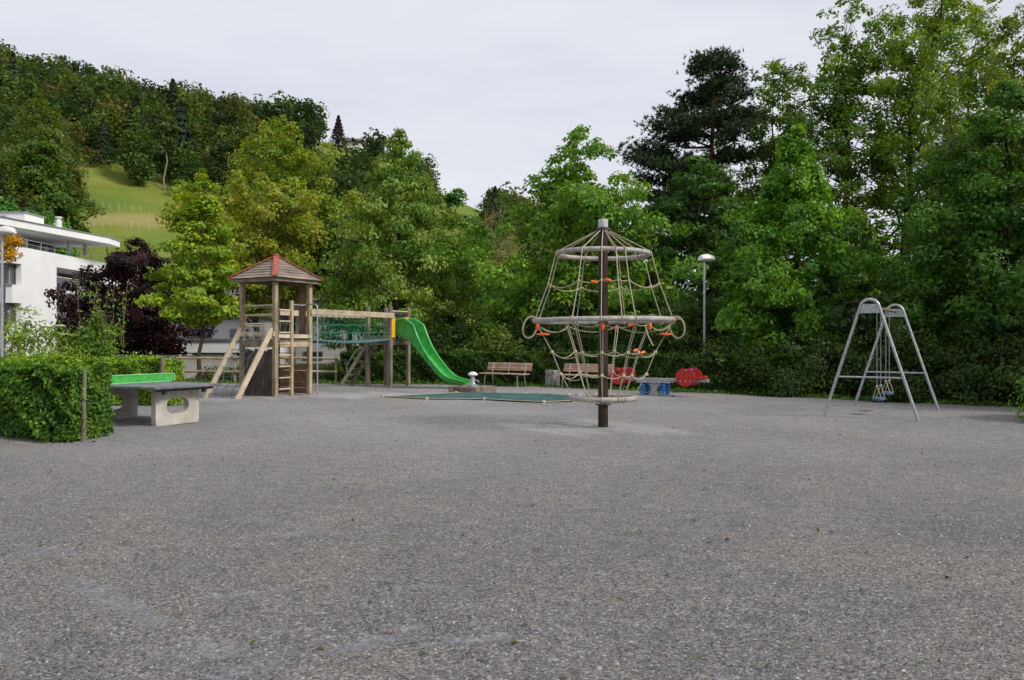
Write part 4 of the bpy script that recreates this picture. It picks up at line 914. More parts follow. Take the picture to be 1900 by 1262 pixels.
def wood():
    rng = np.random.default_rng(9)
    kinds = ('round', 'egg', 'egg', 'round', 'egg', 'fir', 'fir')
    protos = {lod: [far_crown(np.random.default_rng(200+i), kinds[i], n_, l_) for i in range(7)] for lod, n_, l_ in ((0, 1350, 0.052), (1, 580, 0.069), (2, 240, 0.11))}
    pts = []
    cand = np.stack([rng.uniform(-330, 95, 9000), rng.uniform(78, 330, 9000)], 1)
    for p in cand:
        X, Y = p; px = 950+1449*X/Y
        if px < -160 or px > 1330: continue
        z = hh(p); py = 633-1449*(z-EYE)/Y
        if 108 < px < 640 and py > np.interp(px, *UP)+4: continue
        if px <= 108 and Y < 100: continue
        if px >= 640 and py > 470: continue
        if 590 < px < 640 and 262 < py < 330: continue      # little clearings
        if 800 < px < 910 and 338 < py < 470: continue
        if 640 < px < 678 and 262 < py < 340: continue
        if any((q[0]-X)**2+(q[1]-Y)**2 < (4.6 if px < 660 and py > np.interp(px, *UP)-45 else 5.8)**2 for q in pts): continue
        pts.append((X, Y, z))
    V = []; T = []; K = []; n0 = 0
    for X, Y, z in pts:
        i = rng.choice(7, p=[.24, .22, .22, .14, .13, .025, .025]); pxx = 950+1449*X/Y; v, t, c = protos[0 if (Y < 175 and pxx < 640) else (1 if pxx < 980 else 2)][i]; h_ = rng.uniform(8.5, 14)*(1.15 if i > 4 else 1)*(0.68 if Y > 235 and X/Y > -0.40 else 1.0); wd = h_*rng.uniform(.85, 1.25)*(.8 if i > 4 else 1)
        a = rng.uniform(0, 6.28); ca, sa = math.cos(a), math.sin(a)
        vv = np.stack([(v[:, 0]*ca-v[:, 1]*sa)*wd+X, (v[:, 0]*sa+v[:, 1]*ca)*wd+Y, v[:, 2]*h_+z-.4], 1)
        base = np.array(FARCOL[rng.integers(0, 7)])*rng.uniform(.62, 1.12) if i < 5 else np.array([0.020, 0.042, 0.016])*rng.uniform(.8, 1.2)
        V.append(vv); T.append(t+n0); K.append(c*base[None]); n0 += len(v)
    print('wood trees', len(pts), 'tris', sum(len(t) for t in T))
    me = mesh_np('hillside_wood', np.concatenate(V), np.concatenate(T), np.concatenate(K)); me.materials.append(leafM)
    tag(link_mesh('hillside_wood', me, None, Vector((0, 0, 0))), 'dense mixed wood covering the hillside', 'wood', None, 'stuff')
wood()
HT = [('hill_tree', 'big dark green tree left of the meadow on the hill', (82, 118), 19, 6.4, 'egg', (0.038, 0.078, 0.013), (0.075, 0.115, 0.018)),
      ('hill_tree', 'broad olive green tree overhanging the left meadow edge', (70, 140), 22, 8.0, 'egg', (0.05, 0.08, 0.014), (0.085, 0.11, 0.018)),
      ('hill_tree', 'bright green rounded tree above the white block roof', (62, 92), 13.0, 5.6, 'round', (0.04, 0.12, 0.02), (0.075, 0.17, 0.03)),
      ('hill_tree', 'bright green bushy tree at the left frame edge below the hill wood', (-10, 96), 14.0, 5.5, 'round', (0.038, 0.11, 0.02), (0.07, 0.16, 0.03)),
      ('hill_tree', 'green tree at the meadow foot right behind the roof flue', (98, 98), 8.5, 3.2, 'egg', (0.038, 0.11, 0.016), (0.06, 0.14, 0.02))]
for k, (nm, lab, (px, d), h_, r_, pf, c1, c2) in enumerate(HT):
    p = site(px, d); tree(nm, lab, p, hh(p)-.3, h_, r_, pf, 0.04, 200, 80, 0.5, 0.4, r_*.24, c1, c2, 0.3, barkDarkM, (0, 0), 300+k, limbs=8)
def on_hill(px, py): p = sight(px, py); return p, hh(p)
def hill_fir(label, px, py, h_, r_, col, seed):
    p, z = on_hill(px, py); rng = np.random.default_rng(seed); v, t, c = far_crown(rng, 'fir', 1500, 0.055)
    r = empty('fir_tree', (p[0], p[1], z)); tag(r, label, 'tree')
    V = v*np.array([[r_/.27, r_/.27, h_]]); f = Fol(); f.add(V+np.array([[p[0], p[1], z]]), t, c*np.array(col)[None]); f.build('crown', needleM, r, (p[0], p[1], z))
    MB().tube([(p[0], p[1], z-.3), (p[0], p[1], z+h_*.9)], [.25, .04], 7).build('trunk', barkDarkM, r)
hill_fir('brown tinged conifer standing before the green trees on the left slope', 88, 400, 15, 3.4, (0.085, 0.062, 0.024), 320)
hill_fir('dark purple conifer beside the farmhouse on the ridge', 628, 279, 9.5, 2.6, (0.022, 0.010, 0.012), 321)
hill_fir('dark fir standing out in the wood above the meadow', 335, 330, 17, 4.2, (0.013, 0.030, 0.012), 322)
hill_fir('pointed pale fir on the ridge line right of the tall clump', 536, 252, 9, 2.2, (0.03, 0.055, 0.022), 323)
for k, (lab, px, py, h_, r_, pf, c1, c2, bk, st, base) in enumerate((
    ('ivy clad slender tree at the upper meadow edge', 256, 346, 17, 2.6, 'column', (0.05, 0.085, 0.016), (0.08, 0.13, 0.02), barkDarkM, 1, .08),
    ('thin tree with bare pale trunk at the meadow edge', 306, 355, 19, 2.6, 'egg', (0.045, 0.065, 0.02), (0.075, 0.09, 0.028), barkPaleM, 1, .45),
    ('first tall tree of the clump on the ridge, leftmost', 376, 222, 12, 2.4, 'egg', (0.032, 0.06, 0.02), (0.05, 0.08, 0.024), barkDarkM, 1, .2),
    ('second tree from the left in the ridge clump', 408, 226, 13, 2.9, 'egg', (0.035, 0.06, 0.02), (0.05, 0.08, 0.024), barkDarkM, 2, .25),
    ('third tree from the left in the ridge clump', 440, 230, 12.5, 2.8, 'round', (0.03, 0.056, 0.02), (0.05, 0.08, 0.024), barkDarkM, 1, .25),
    ('rightmost smaller tree of the ridge clump', 474, 236, 10, 2.2, 'egg', (0.035, 0.06, 0.02), (0.05, 0.08, 0.024), barkDarkM, 1, .2),
    ('bare twiggy pale tree on the ridge right of the linden top', 800, 312, 8.5, 2.6, 'round', (0.11, 0.11, 0.08), (0.15, 0.14, 0.10), barkPaleM, 2, .25))):
    p, z = on_hill(px, py); bare = 'twiggy' in lab
    tree('ridge_tree' if k > 1 else 'edge_of_wood_tree', lab, p, z-.2, h_, r_, pf, base, 70, 16 if bare else 55, 0.42, 0.32, r_*.3, c1, c2, .2, bk, (0, 0), 340+k, limbs=16, stems=st)

# ------------------------------------------------------------------ play structure: roofed tower, net ramp, bridge, slide tower, slide
U = Vector((-0.866, 0.5, 0)); VV = Vector((0.5, 0.866, 0)); ZZ = Vector((0, 0, 1))
def play_structure():
    A = Vector((-6.76, 22.3, 0)); s = 1.35
    r = empty('play_structure', A); tag(r, 'wooden play tower with pitched roof, rope bridge and green slide', 'play structure')
    F, Lf, Rt, Bk = A, A+U*s, A+VV*s, A+U*s+VV*s
    ctr = (F+Bk)/2; pw = 0.125
    for p, m in ((F, woodTan), (Lf, woodTan), (Rt, woodTan), (Bk, woodGrey)):
        MB().bar(p-ZZ*.15, p+ZZ*3.47, pw, pw, up=U).build('post', m, r, bevel=.012)
    wide = Rt+U*.32+VV*.02; MB().bar(wide-ZZ*-1.6, wide+ZZ*3.42, .045, .26, up=U).build('upright_board', woodRed, r, bevel=.006)
    # roof: four faces of lapped boards, fascia frame and red ridge boards
    hd = 0.98; ez = 3.40; az = 4.10
    cn = [ctr+(-U-VV)*hd*.97, ctr+(U-VV)*hd*.97, ctr+(U+VV)*hd*.97, ctr+(-U+VV)*hd*.97]; apex = ctr+ZZ*az
    fr = MB()
    for i in range(4):
        a, b = cn[i]*.9+ctr*.1, cn[(i+1) % 4]*.9+ctr*.1; fr.bar(a+ZZ*(ez-.03), b+ZZ*(ez-.03), .06, .12)
    for i in range(4): fr.bar(cn[i]*.9+ctr*.1+ZZ*(ez+.02), apex-ZZ*.1, .06, .08)
    roof = fr.build('roof', woodGrey, r, bevel=.006)
    nb = 8
    for i in range(4):
        a = cn[i]+ZZ*ez; b = cn[(i+1) % 4]+ZZ*ez; nrm = (b-a).cross(apex-a).normalized()
        if nrm.z < 0: nrm = -nrm
        for k in range(nb):
            t0 = k/nb; t1 = min((k+1.12)/nb, 0.985)
            p = [a.lerp(apex, t0), b.lerp(apex, t0), b.lerp(apex, t1), a.lerp(apex, t1)]
            bd = MB(); lift0 = nrm*.034; lift1 = nrm*.012; th = nrm*.02
            q = [p[0]+lift0, p[3]+lift1, p[3]+lift1-th, p[0]+lift0-th, p[1]+lift0, p[2]+lift1, p[2]+lift1-th, p[1]+lift0-th]
            bd.hexa(q, (b-a).length*(1-t0), .12, .02); bd.build('roof_board', woodRoof, roof, smooth=False)
        e0 = cn[i]+ZZ*(ez+.045); e1 = apex+ZZ*.05; out_ = (cn[i]-ctr).normalized()
        rb = MB(); rb.bar(e0+out_*.02, e1, .15, .035, up=ZZ); rb.build('ridge_board', redPaint, roof, bevel=.004)
    MB().lathe([(.085, 0), (.085, .03), (.03, .06)], apex+ZZ*.045, 8).build('apex_cap', redPaint, roof)
    # floor beams, planks
    for a, b in ((F, Lf), (F, Rt), (Lf, Bk), (Rt, Bk)):
        MB().bar(a+ZZ*1.50, b+ZZ*1.50, .07, .16).build('beam', woodTan, r, bevel=.008)
    for k in range(9):
        t = (k+.5)/9; p = F+VV*s*t
        MB().bar(p-U*.08+ZZ*1.605, p+U*(s+.08)+ZZ*1.605, .14, .038).build('floor_plank', woodGrey, r, bevel=.005)
    nf = -VV*.07; nr = -U*.07
    MB().bar(F+nf+U*-.05+ZZ*1.80, Lf+nf+U*.05+ZZ*1.80, .045, .13).build('ramp_head_board', woodPale, r, bevel=.006)
    MB().bar(F+nr+VV*.05+ZZ*1.74, Rt+nr+ZZ*1.74, .045, .11).build('edge_board', woodPale, r, bevel=.006)
    MB().bar(F+nr+VV*.1+ZZ*1.505, Rt+nr+VV*-.08+ZZ*1.505, .05, .15).build('edge_board', woodTan, r, bevel=.006)
    for z in (2.10, 2.36, 2.63): MB().tube([F+ZZ*z, Lf+ZZ*z], .024, 8).build('rail', woodPale, r)
    for z in (2.05, 2.35, 2.62): MB().tube([Lf+ZZ*z, Bk+ZZ*z], .022, 8).build('rail', woodPale, r)
    # half-log den wall under the tower and brick-like panel at the back
    rng = random.Random(2)
    for k in range(9):
        t = .12+.86*(k+.5)/9; p = F+U*s*t+VV*.12; wd = .145+rng.uniform(-.012, .012); hgt = 1.32+rng.uniform(-.05, .06)
        MB().bar(p-ZZ*.05, p+ZZ*hgt, wd, .07+rng.uniform(0, .03), up=-VV).build('den_plank', woodDark, r, bevel=.02)
    for k in range(5):
        MB().bar(Rt+U*.12+VV*.05+ZZ*(.1+.175*k), Bk-U*.08+VV*.05+ZZ*(.1+.175*k), .07, .155).build('den_sleeper', woodRed, r, bevel=.012)
    # ladder on the right-hand face
    l0 = F-U*.09+VV*.06; l1 = F-U*.09+VV*.53
    st = MB().bar(l1-ZZ*.1, l1+ZZ*2.78, .09, .10, up=U).build('ladder', woodTan, r, bevel=.008)
    for k in range(8):
        z = .22+.325*k
        MB().tube([l0+ZZ*z, l1+ZZ*z], .023, 8).build('rung', woodPale, st)
    MB().bar(l1+VV*-.42-U*-.03+ZZ*2.42, l1+VV*.30-U*-.03+ZZ*2.42, .05, .15).build('guard_board', woodPale, r, bevel=.006)
    MB().tube([l1+ZZ*2.66, l1+VV*.55+ZZ*2.66], .018, 7).build('grab_bar', galv, r)
    # bent steel fireman's pole
    fp = Rt-U*.42-VV*.1; q0 = Rt+U*.25-VV*.08
    top = 2.70; arc = [fp+U*.13*(1-math.sin(t))+ZZ*(top-.13+.13*math.cos(t)) for t in [math.pi/2*i/6 for i in range(7)]]
    MB().tube([q0+ZZ*top]+arc+[fp+ZZ*-.1], .021, 9).build('slide_pole', galv, r)
    # climbing net ramp on the left face
    tops = (Lf+nf*.9+U*.02, F+nf*.9+U*.02+U*.06); off = Vector((-.72, -.76, 0)); ends = []
    for tp in tops:
        a = tp+off*1.02-ZZ*.06; b = tp+off*-.02+ZZ*1.96; ends.append((a, b))
        MB().bar(a, b, .10, .14).build('ramp_beam', woodPale, r, bevel=.012)
    net = empty('climbing_net', A, parent=r)
    (a0, b0), (a1, b1) = ends
    for k in range(7):
        t = .08+k*.125; p = a0.lerp(b0, t); q = a1.lerp(b1, t); m_ = (p+q)/2-ZZ*.03
        MB().tube([p, p.lerp(q, .25)-ZZ*.02, m_, p.lerp(q, .75)-ZZ*.02, q], .011, 6).build('net_rope', ropeBlue, net)
    for sft in (.22, .48, .74):
        pts = []
        for k in range(9):
            t = .05+k*.11; p = a0.lerp(b0, t); q = a1.lerp(b1, t); pts.append(p.lerp(q, sft+.05*(-1)**k)-ZZ*.025)
        MB().tube(pts, .011, 6).build('net_rope', ropeBlue, net)
    # slide tower
    B = Vector((-4.2, 26.96, 0)); w1 = 1.0
    posts = [B, B+U*w1, B+VV*w1, B+U*w1+VV*w1]
    for p in posts: MB().bar(p-ZZ*.15, p+ZZ*2.8, .13, .13, up=U).build('post', woodGrey, r, bevel=.014)
    for a, b in ((0, 1), (0, 2), (1, 3), (2, 3)): MB().bar(posts[a]+ZZ*1.55, posts[b]+ZZ*1.55, .07, .16).build('beam', woodGrey, r, bevel=.008)
    for k in range(7):
        p = B+VV*w1*(k+.5)/7; MB().bar(p-U*.07+ZZ*1.65, p+U*(w1+.07)+ZZ*1.65, .135, .036).build('floor_plank', woodGrey, r, bevel=.005)
    MB().bar(B-VV*.09+U*-.05+ZZ*1.72, B-VV*.09+U*(w1+.1)+ZZ*1.72, .045, .14).build('edge_board', woodGrey, r, bevel=.006)
    for k in range(6):
        p = B+VV*w1+U*(.12+k*.14); MB().bar(p+ZZ*1.75, p+ZZ*2.52, .1, .03, up=VV).build('guard_slat', woodDark, r, bevel=.005)
    MB().bar(B+VV*w1-U*.02+ZZ*2.6, B+VV*w1+U*w1+ZZ*2.6, .05, .09).build('rail', woodGrey, r, bevel=.006)
    MB().tube([B-U*.03+ZZ*2.64, B+VV*w1-U*.03+ZZ*2.64], .022, 8).build('rail', woodPale, r)
    for k in (.04, .80):
        MB().bar(B-U*.085+VV*(k+.02)+ZZ*1.72, B-U*.085+VV*(k+.02)+ZZ*2.44, .2, .022, up=U).build('side_panel', yellowM, r, bevel=.005)
    # steep ladder under the bridge end
    lb = posts[1]-VV*.02; la = lb-VV*.18-U*.02; bt = [lb+Vector((-1.02, .12, 0)), lb+Vector((-1.02, .12, 0))+VV*.55]
    tp = [lb+Vector((-.02, 0, 1.5)), lb+VV*.55+Vector((-.02, 0, 1.5))]
    for a, b in zip(bt, tp): MB().bar(a-ZZ*.06, b, .07, .12).build('stair_stringer', woodGrey, r, bevel=.008)
    for k in range(6):
        t = .12+k*.15; MB().bar(bt[0].lerp(tp[0], t), bt[1].lerp(tp[1], t), .10, .032).build('stair_tread', woodGrey, r, bevel=.005)
    MB().tube([bt[0].lerp(tp[0], .3), bt[0].lerp(tp[0], .42)+Vector((-.16, -.02, .1)), bt[0].lerp(tp[0], .75)+Vector((-.14, 0, .15)), bt[0].lerp(tp[0], .95)], .014, 7).build('grab_bar', galv, r)
    # bridge
    br = empty('rope_bridge', A, parent=r)
    n0, n1 = Rt, B; f0, f1 = Bk, posts[1]
    for a, b in ((n0, n1), (f0, f1)):
        dd = (b-a).normalized(); sd = Vector((dd.y, -dd.x, 0))*(.085 if a is n0 else -.085)
        MB().bar(a+sd+ZZ*2.48-dd*.04, b+sd+ZZ*2.48+dd*.08, .075, .175).build('handrail', woodPale, br, bevel=.01)
        Ln = (b-a).length; n = 15; zz = []; deck = lambda t: 1.66-.10*math.sin(math.pi*t)
        for k in range(2*n+1):
            t = k/(2*n); zz.append(a.lerp(b, t)+ZZ*(2.40 if k % 2 == 0 else deck(t)+.03))
        MB().tube(zz, .0085, 5).build('net_rope', ropeGreen, br)
        for zf in (2.16, 1.90):
            MB().tube([a.lerp(b, k/12)+ZZ*(zf-.04*math.sin(math.pi*k/12)+.012*(-1)**k) for k in range(13)], .009, 6).build('net_rope', ropeGreen, br)
        MB().tube([a.lerp(b, k/12)+ZZ*deck(k/12) for k in range(13)], .03, 7).build('deck_cable', deckTeal, br)
    for k in range(17):
        t = (k+.5)/17; z = 1.655-.10*math.sin(math.pi*t)
        MB().tube([n0.lerp(n1, t)+ZZ*z-U*.03, f0.lerp(f1, t)+ZZ*z+U*.03], .034, 7).build('bridge_tread', deckTeal, br)
    # slide
    S0 = B+VV*.5; D = -U; prof = [(.02, 1.74), (.35, 1.74), (.52, 1.68), (.72, 1.50), (1.0, 1.21), (1.3, .91), (1.6, .62), (1.85, .41), (2.1, .26), (2.4, .18), (2.7, .155), (2.97, .15)]
    hts = [.62, .68, .60, .42, .30, .24, .22, .20, .19, .17, .15, .12]
    m = MB(); wd = .27; ring = []
    for (x, z), hgt in zip(prof, hts):
        base = S0+D*x; i = prof.index((x, z)); a = prof[max(i-1, 0)]; c = prof[min(i+1, len(prof)-1)]; tx, tz = c[0]-a[0], c[1]-a[1]; ll = math.hypot(tx, tz); nx, nz_ = -tz/ll, tx/ll
        up = (D*nx+ZZ*nz_); row = []
        for (sx, hy) in ((-1.22, .86), (-1.22, .97), (-1.12, 1.0), (-1.0, .96), (-.98, .3), (-.82, .02), (0, 0), (.82, .02), (.98, .3), (1.0, .96), (1.12, 1.0), (1.22, .97), (1.22, .86)):
            row.append(base+ZZ*z+VV*(sx*wd)+up*(hy*hgt))
        ring.append(row)
    for row in ring: m.v += row
    nn = len(ring[0])
    for i in range(len(ring)-1):
        for k in range(nn-1): m.quad((i*nn+k, (i+1)*nn+k, (i+1)*nn+k+1, i*nn+k+1), [(0, 0)]*4)
    so = m.build('slide', slideM, r, solid=.018)
    MB().bar(S0+D*2.86+ZZ*-.05+VV*.2, S0+D*2.86+ZZ*.14+VV*.2, .05, .05, up=D).build('slide_foot', galvDull, so)
    MB().bar(S0+D*2.86+ZZ*-.05-VV*.2, S0+D*2.86+ZZ*.14-VV*.2, .05, .05, up=D).build('slide_foot', galvDull, so)
play_structure()

# ------------------------------------------------------------------ rope climbing pole
def rope_pole():
    c = Vector((1.70, 14.58, 0)); r = empty('rope_climber', c); tag(r, 'brown climbing pole with rope net hung on three padded rings', 'climber')
    MB().tube([c-ZZ*.2, c+ZZ*1.9, c+ZZ*3.7], [.094, .090, .086], 20).build('pole', woodPole, r)
    MB().lathe([(.14, 3.655), (.14, 3.70), (.10, 3.72)], c, 20).build('top_flange', steelDark, r)
    MB().lathe([(.090, 3.71), (.092, 3.72), (.092, 3.86), (.084, 3.87)], c, 20).build('cap', blindM, r)
    MB().lathe([(.11, .40), (.145, .41), (.145, .45), (.10, .47)], c, 20).build('lower_flange', steelDark, r)
    def ring(z, Rr, t, name, tilt=0):
        pts = [c+Vector((Rr*math.cos(a), Rr*math.sin(a), z+tilt*math.cos(a))) for a in [2*math.pi*k/48 for k in range(48)]]
        MB().tube(pts, t, 12, closed=True).build(name, greyFoam, r)
    R1, R2, R3 = .84, 1.27, .585; z1, z2, z3 = 3.225, 1.985, .545
    ring(z1, R1, .044, 'top_ring', -.012); ring(z2, R2, .046, 'middle_ring', .012); ring(z3, R3, .046, 'bottom_ring')
    ang = [R(a) for a in (186, 157, 239, 108, 262, 278, 289, 63, 350, 22)]; ang.sort()
    P = lambda a, Rr, z: c+Vector((Rr*math.cos(a), Rr*math.sin(a), z))
    rr = .0088
    for a in ang:
        MB().tube([P(a, .11, 3.66), P(a, R1, z1+.05), P(a, R1+.05, z1+.0), P(a, R1+(R2-R1)*.46, 2.66), P(a, R2, z2+.055)], rr, 7).build('rope', ropeM, r)
        MB().lathe([(.02, -.018), (.024, 0), (.02, .018)], P(a, R1+(R2-R1)*.46, 2.665), 8).build('knot', ropeM, r)
        for Rr, z, t in ((R1, z1, .044), (R2, z2, .046)):
            pts = [P(a, Rr+(t+.012)*math.cos(q), z+(t+.012)*math.sin(q)) for q in [2*math.pi*k/10 for k in range(10)]]
            MB().tube(pts, rr, 6, closed=True).build('lashing', ropeM, r)
    def sag(angs, Rr, z, dip, closed=True, rad=rr, name='rope'):
        for i in range(len(angs)):
            a = angs[i]; b = angs[(i+1) % len(angs)]+(2*math.pi if i == len(angs)-1 else 0)
            p, q = P(a, Rr, z), P(b, Rr, z); dp = dip*min((b-a)/.8, 1.2)
            MB().tube([p.lerp(q, t)-ZZ*dp*4*t*(1-t) for t in [k/8 for k in range(9)]], rad, 6).build(name, ropeM, r)
    sag(ang, R1+(R2-R1)*.46, 2.665, .085)
    low = [R(a) for a in (186, 241, 262, 290, 303, 346, 70, 118)]; low.sort()
    mid = lambda t: R2*.985+(R3-R2)*t
    for i, a in enumerate(low):
        for dl in (-.018, .018):
            MB().tube([P(a+dl, R2-.01, z2-.05), P(a+dl, mid(.42), 1.40), P(a+dl*.8, mid(.66), .99), P(a, R3, z3+.05)], rr*.92, 6).build('rope', ropeM, r)
        for z, t in ((1.40, .42), (.99, .66)): MB().lathe([(.022, -.03), (.034, -.01), (.034, .012), (.02, .03)], P(a, mid(t), z), 8).build('knot', ropeM, r)
        pts = [P(a, R3+.058*math.cos(q), z3+.058*math.sin(q)) for q in [2*math.pi*k/10 for k in range(10)]]
        MB().tube(pts, rr, 6, closed=True).build('lashing', ropeM, r)
        MB().tube([P(a, R3, z3-.05), P(a, .13, .44)], rr*.8, 5).build('rope', ropeM, r)
        # orange clamp below the middle ring
        if i % 2 == 0: MB().lathe([(.018, 0), (.03, .02), (.03, .10), (.018, .12)], P(a+.02, R2-.03, z2-.19), 8).build('clamp', orangeM, r)
    sag(low, mid(.42), 1.40, .10); sag(low, mid(.66), .99, .09); sag(low, R2*.97, z2-.09, .11, rad=rr*.9)
    for a in (R(192), R(344)):
        MB().lathe([(.04, 1.705), (.125, 1.715), (.125, 1.735), (.04, 1.75)], P(a, mid(.14), 0), 16).build('foot_disc', orangeM, r)
    for a, z, t in ((R(255), 2.63, 0), (R(268), 2.66, 0), (R(300), 1.44, 1), (R(310), 1.40, 1), (R(286), 1.88, 2)):
        Rr = (R1+(R2-R1)*.46) if t == 0 else (mid(.42) if t == 1 else R2*.97); p = P(a, Rr, z); tg = Vector((-math.sin(a), math.cos(a), .25*(1 if t else -1)))
        MB().tube([p-tg*.06, p-tg*.03, p+tg*.03, p+tg*.06], [.012, .026, .026, .012], 8).build('clamp', orangeM, r)
    # hand loops at both ends of the middle ring, one hanging rope end
    for sg, a in ((-1, R(183)), (1, R(-3))):
        p = P(a, R2, z2); o = Vector((sg, -.15, 0)).normalized()
        pts = [p+o*(.10-.13*math.cos(t)+.03*math.sin(t))+ZZ*(-.13+.20*math.sin(t+.45))+Vector((0, -.05*math.sin(t), 0)) for t in [2*math.pi*k/20 for k in range(20)]]
        MB().tube(pts, .0165, 8, closed=True).build('hand_loop', ropeM, r)
        MB().tube([P(a, R2-.16, z2), P(a, R2+.03, z2)], .058, 10).build('ring_joint', greyFoam, r)
    MB().tube([P(R(300), R2*.95, z2-.1), P(R(302), R2*.98, z2-.3), P(R(305), R2*1.02, z2-.47)], .013, 6).build('rope_end', ropeM, r)
rope_pole()

# ------------------------------------------------------------------ swing
def swing():
    f0, f1 = Vector((6.63, 16.68, 0)), Vector((8.18, 15.66, 0)); b0, b1 = Vector((8.40, 19.25, 0)), Vector((9.92, 18.10, 0))
    r = empty('swing_set', (f0+b1)/2); tag(r, 'galvanised steel swing frame with two rounded A shaped ends', 'swing set')
    mids = []
    for p, q in ((f0, f1), (b0, b1)):
        d = (q-p).normalized(); mid = (p+q)/2; L = (q-p).length; mids.append((mid, d))
        Ra = .185; zc = 2.28; pts = [p-ZZ*.1]
        sl = math.atan2(L/2-Ra, zc)
        for k in range(11):
            t = math.pi-sl*.5-(math.pi-sl)*k/10; pts.append(mid+d*(Ra*math.cos(t))+ZZ*(zc+Ra*math.sin(t)))
        pts.append(q-ZZ*.1)
        MB().tube(pts, .031, 12).build('end_frame', galv, r)
        MB().plate(mid+ZZ*2.28, d, ZZ, [(-.21, -.10), (.21, -.10), (.185, .09), (-.185, .09)], .012).build('gusset_plate', galv, r, smooth=False)
        lf = .36
        MB().tube([p.lerp(mid-d*Ra, lf)+ZZ*.85, q.lerp(mid+d*Ra, lf)+ZZ*.85], .019, 9).build('cross_bar', galv, r)
    m0, m1 = mids[0][0]+ZZ*2.31, mids[1][0]+ZZ*2.31
    MB().tube([m0, m1], .034, 10).build('top_beam', rust, r)
    bd = (m1-m0).normalized(); pd = Vector((bd.y, -bd.x, 0))
    for t, zs, lab in ((1.0, .345, 'nearer blue swing seat hanging on paired ropes'), (2.05, .41, 'farther blue swing seat, the higher of the two')):
        p = m0+bd*t; g = empty('swing', (p.x, p.y, zs)); tag(g, lab, 'swing', 'swings in the steel frame')
        for sg in (-1, 1):
            a = p+bd*.22*sg; MB().tube([a+ZZ*-.04, a+ZZ*(zs+.28-2.31)], .0065, 6).build('rope', galvDull, g)
            for s2 in (-1, 1):
                e = p+bd*.20*sg+pd*.085*s2; e.z = zs+.03
                MB().tube([a+ZZ*(zs+.29-2.31), e], .008, 5).build('rope', ropeM, g)
            MB().lathe([(.02, -.02), (.028, 0), (.02, .02)], a+ZZ*(zs+.28-2.31), 8).build('shackle', galv, g)
            MB().tube([a+ZZ*.045, a+ZZ*-.06], .02, 7).build('hanger', galv, g)
        o = []
        for k in range(24):
            t_ = 2*math.pi*k/24; cx, sy = math.cos(t_), math.sin(t_); o.append((.23*abs(cx)**.5*(1 if cx > 0 else -1), .115*abs(sy)**.5*(1 if sy > 0 else -1)))
        MB().plate((p.x, p.y, zs), bd, pd, o, .062).build('seat', blueSeat, g, bevel=.018, seg=3)
swing()

# ------------------------------------------------------------------ table tennis table
def table():
    Cn = Vector((-6.49, 14.2, 0)); e1 = Vector((.45, .893, 0)); e2 = Vector((-.893, .45, 0))
    r = empty('tennis_table', Cn+e1*.76+e2*1.37); tag(r, 'concrete table tennis table with slate grey top behind the hedge', 'table')
    MB().plate(Cn+ZZ*.735, e1, e2, [(0, 0), (1.525, 0), (1.525, 2.74), (0, 2.74)], .055).build('table_top', slateTop, r, bevel=.012)
    for t in (.37, 2.16):
        o = Cn+e2*t+e1*.2625; N_ = 40; outer = []; inner = []
        for k in range(N_):
            a = 2*math.pi*k/N_+math.pi/N_*0; cx, sy = math.cos(a), math.sin(a)
            s_ = max(abs(cx)/.5, abs(sy)/.353); outer.append((.5+cx/s_, .353+sy/s_-.0))
            ex = .255*abs(cx)**.55*(1 if cx >= 0 else -1); ey = .15*abs(sy)**.9*(1 if sy >= 0 else -1); inner.append((.5+ex, .36+ey))
        MB().plate(o, e1, ZZ, outer, .13, inner).build('leg', concrete, r, bevel=.008)
    for t, sft in ((.13, .3), (.13, 1.22), (2.6, .3), (2.6, 1.22), (.48, .45), (.48, 1.1)):
        p = Cn+e2*t+e1*sft; MB().bar(p+ZZ*.60 if t < .3 or t > 2.5 else p+ZZ*.66, p+ZZ*.705, .06, .06, up=e1).build('bracket', steelDark, r)
    for t in (.10, 2.62): MB().bar(Cn+e2*t+e1*.12+ZZ*.685, Cn+e2*t+e1*1.4+ZZ*.685, .05, .045).build('support_rail', steelDark, r)
    # net plate: rounded rectangle frame with perforated panel
    n0 = Cn+e2*1.37-e1*.05+ZZ*.772; W_, H_ = 1.625, .175
    def rrect(w_, h_, rad, x0=0, y0=0):
        o = []
        for cx, cy, a0 in ((w_-rad, h_-rad, 0), (rad, h_-rad, 90), (rad, rad, 180), (w_-rad, rad, 270)):
            for k in range(5): a = R(a0+k*22.5); o.append((x0+cx+rad*math.cos(a), y0+cy+rad*math.sin(a)))
        return o
    nb = MB().plate(n0, e1, ZZ, rrect(W_, H_, .05), .03, rrect(W_-.036, H_-.036, .035, .018, .018)).build('net_frame', netEdge, r)
    MB().plate(n0, e1, ZZ, rrect(W_-.034, H_-.034, .035, .017, .017), .012).build('net_panel', netGreen, nb)
    for x in (.06, W_-.06): MB().bar(n0+e1*x-ZZ*.012, n0+e1*x+ZZ*.02, .04, .05, up=e1).build('net_foot', steelDark, nb)
table()

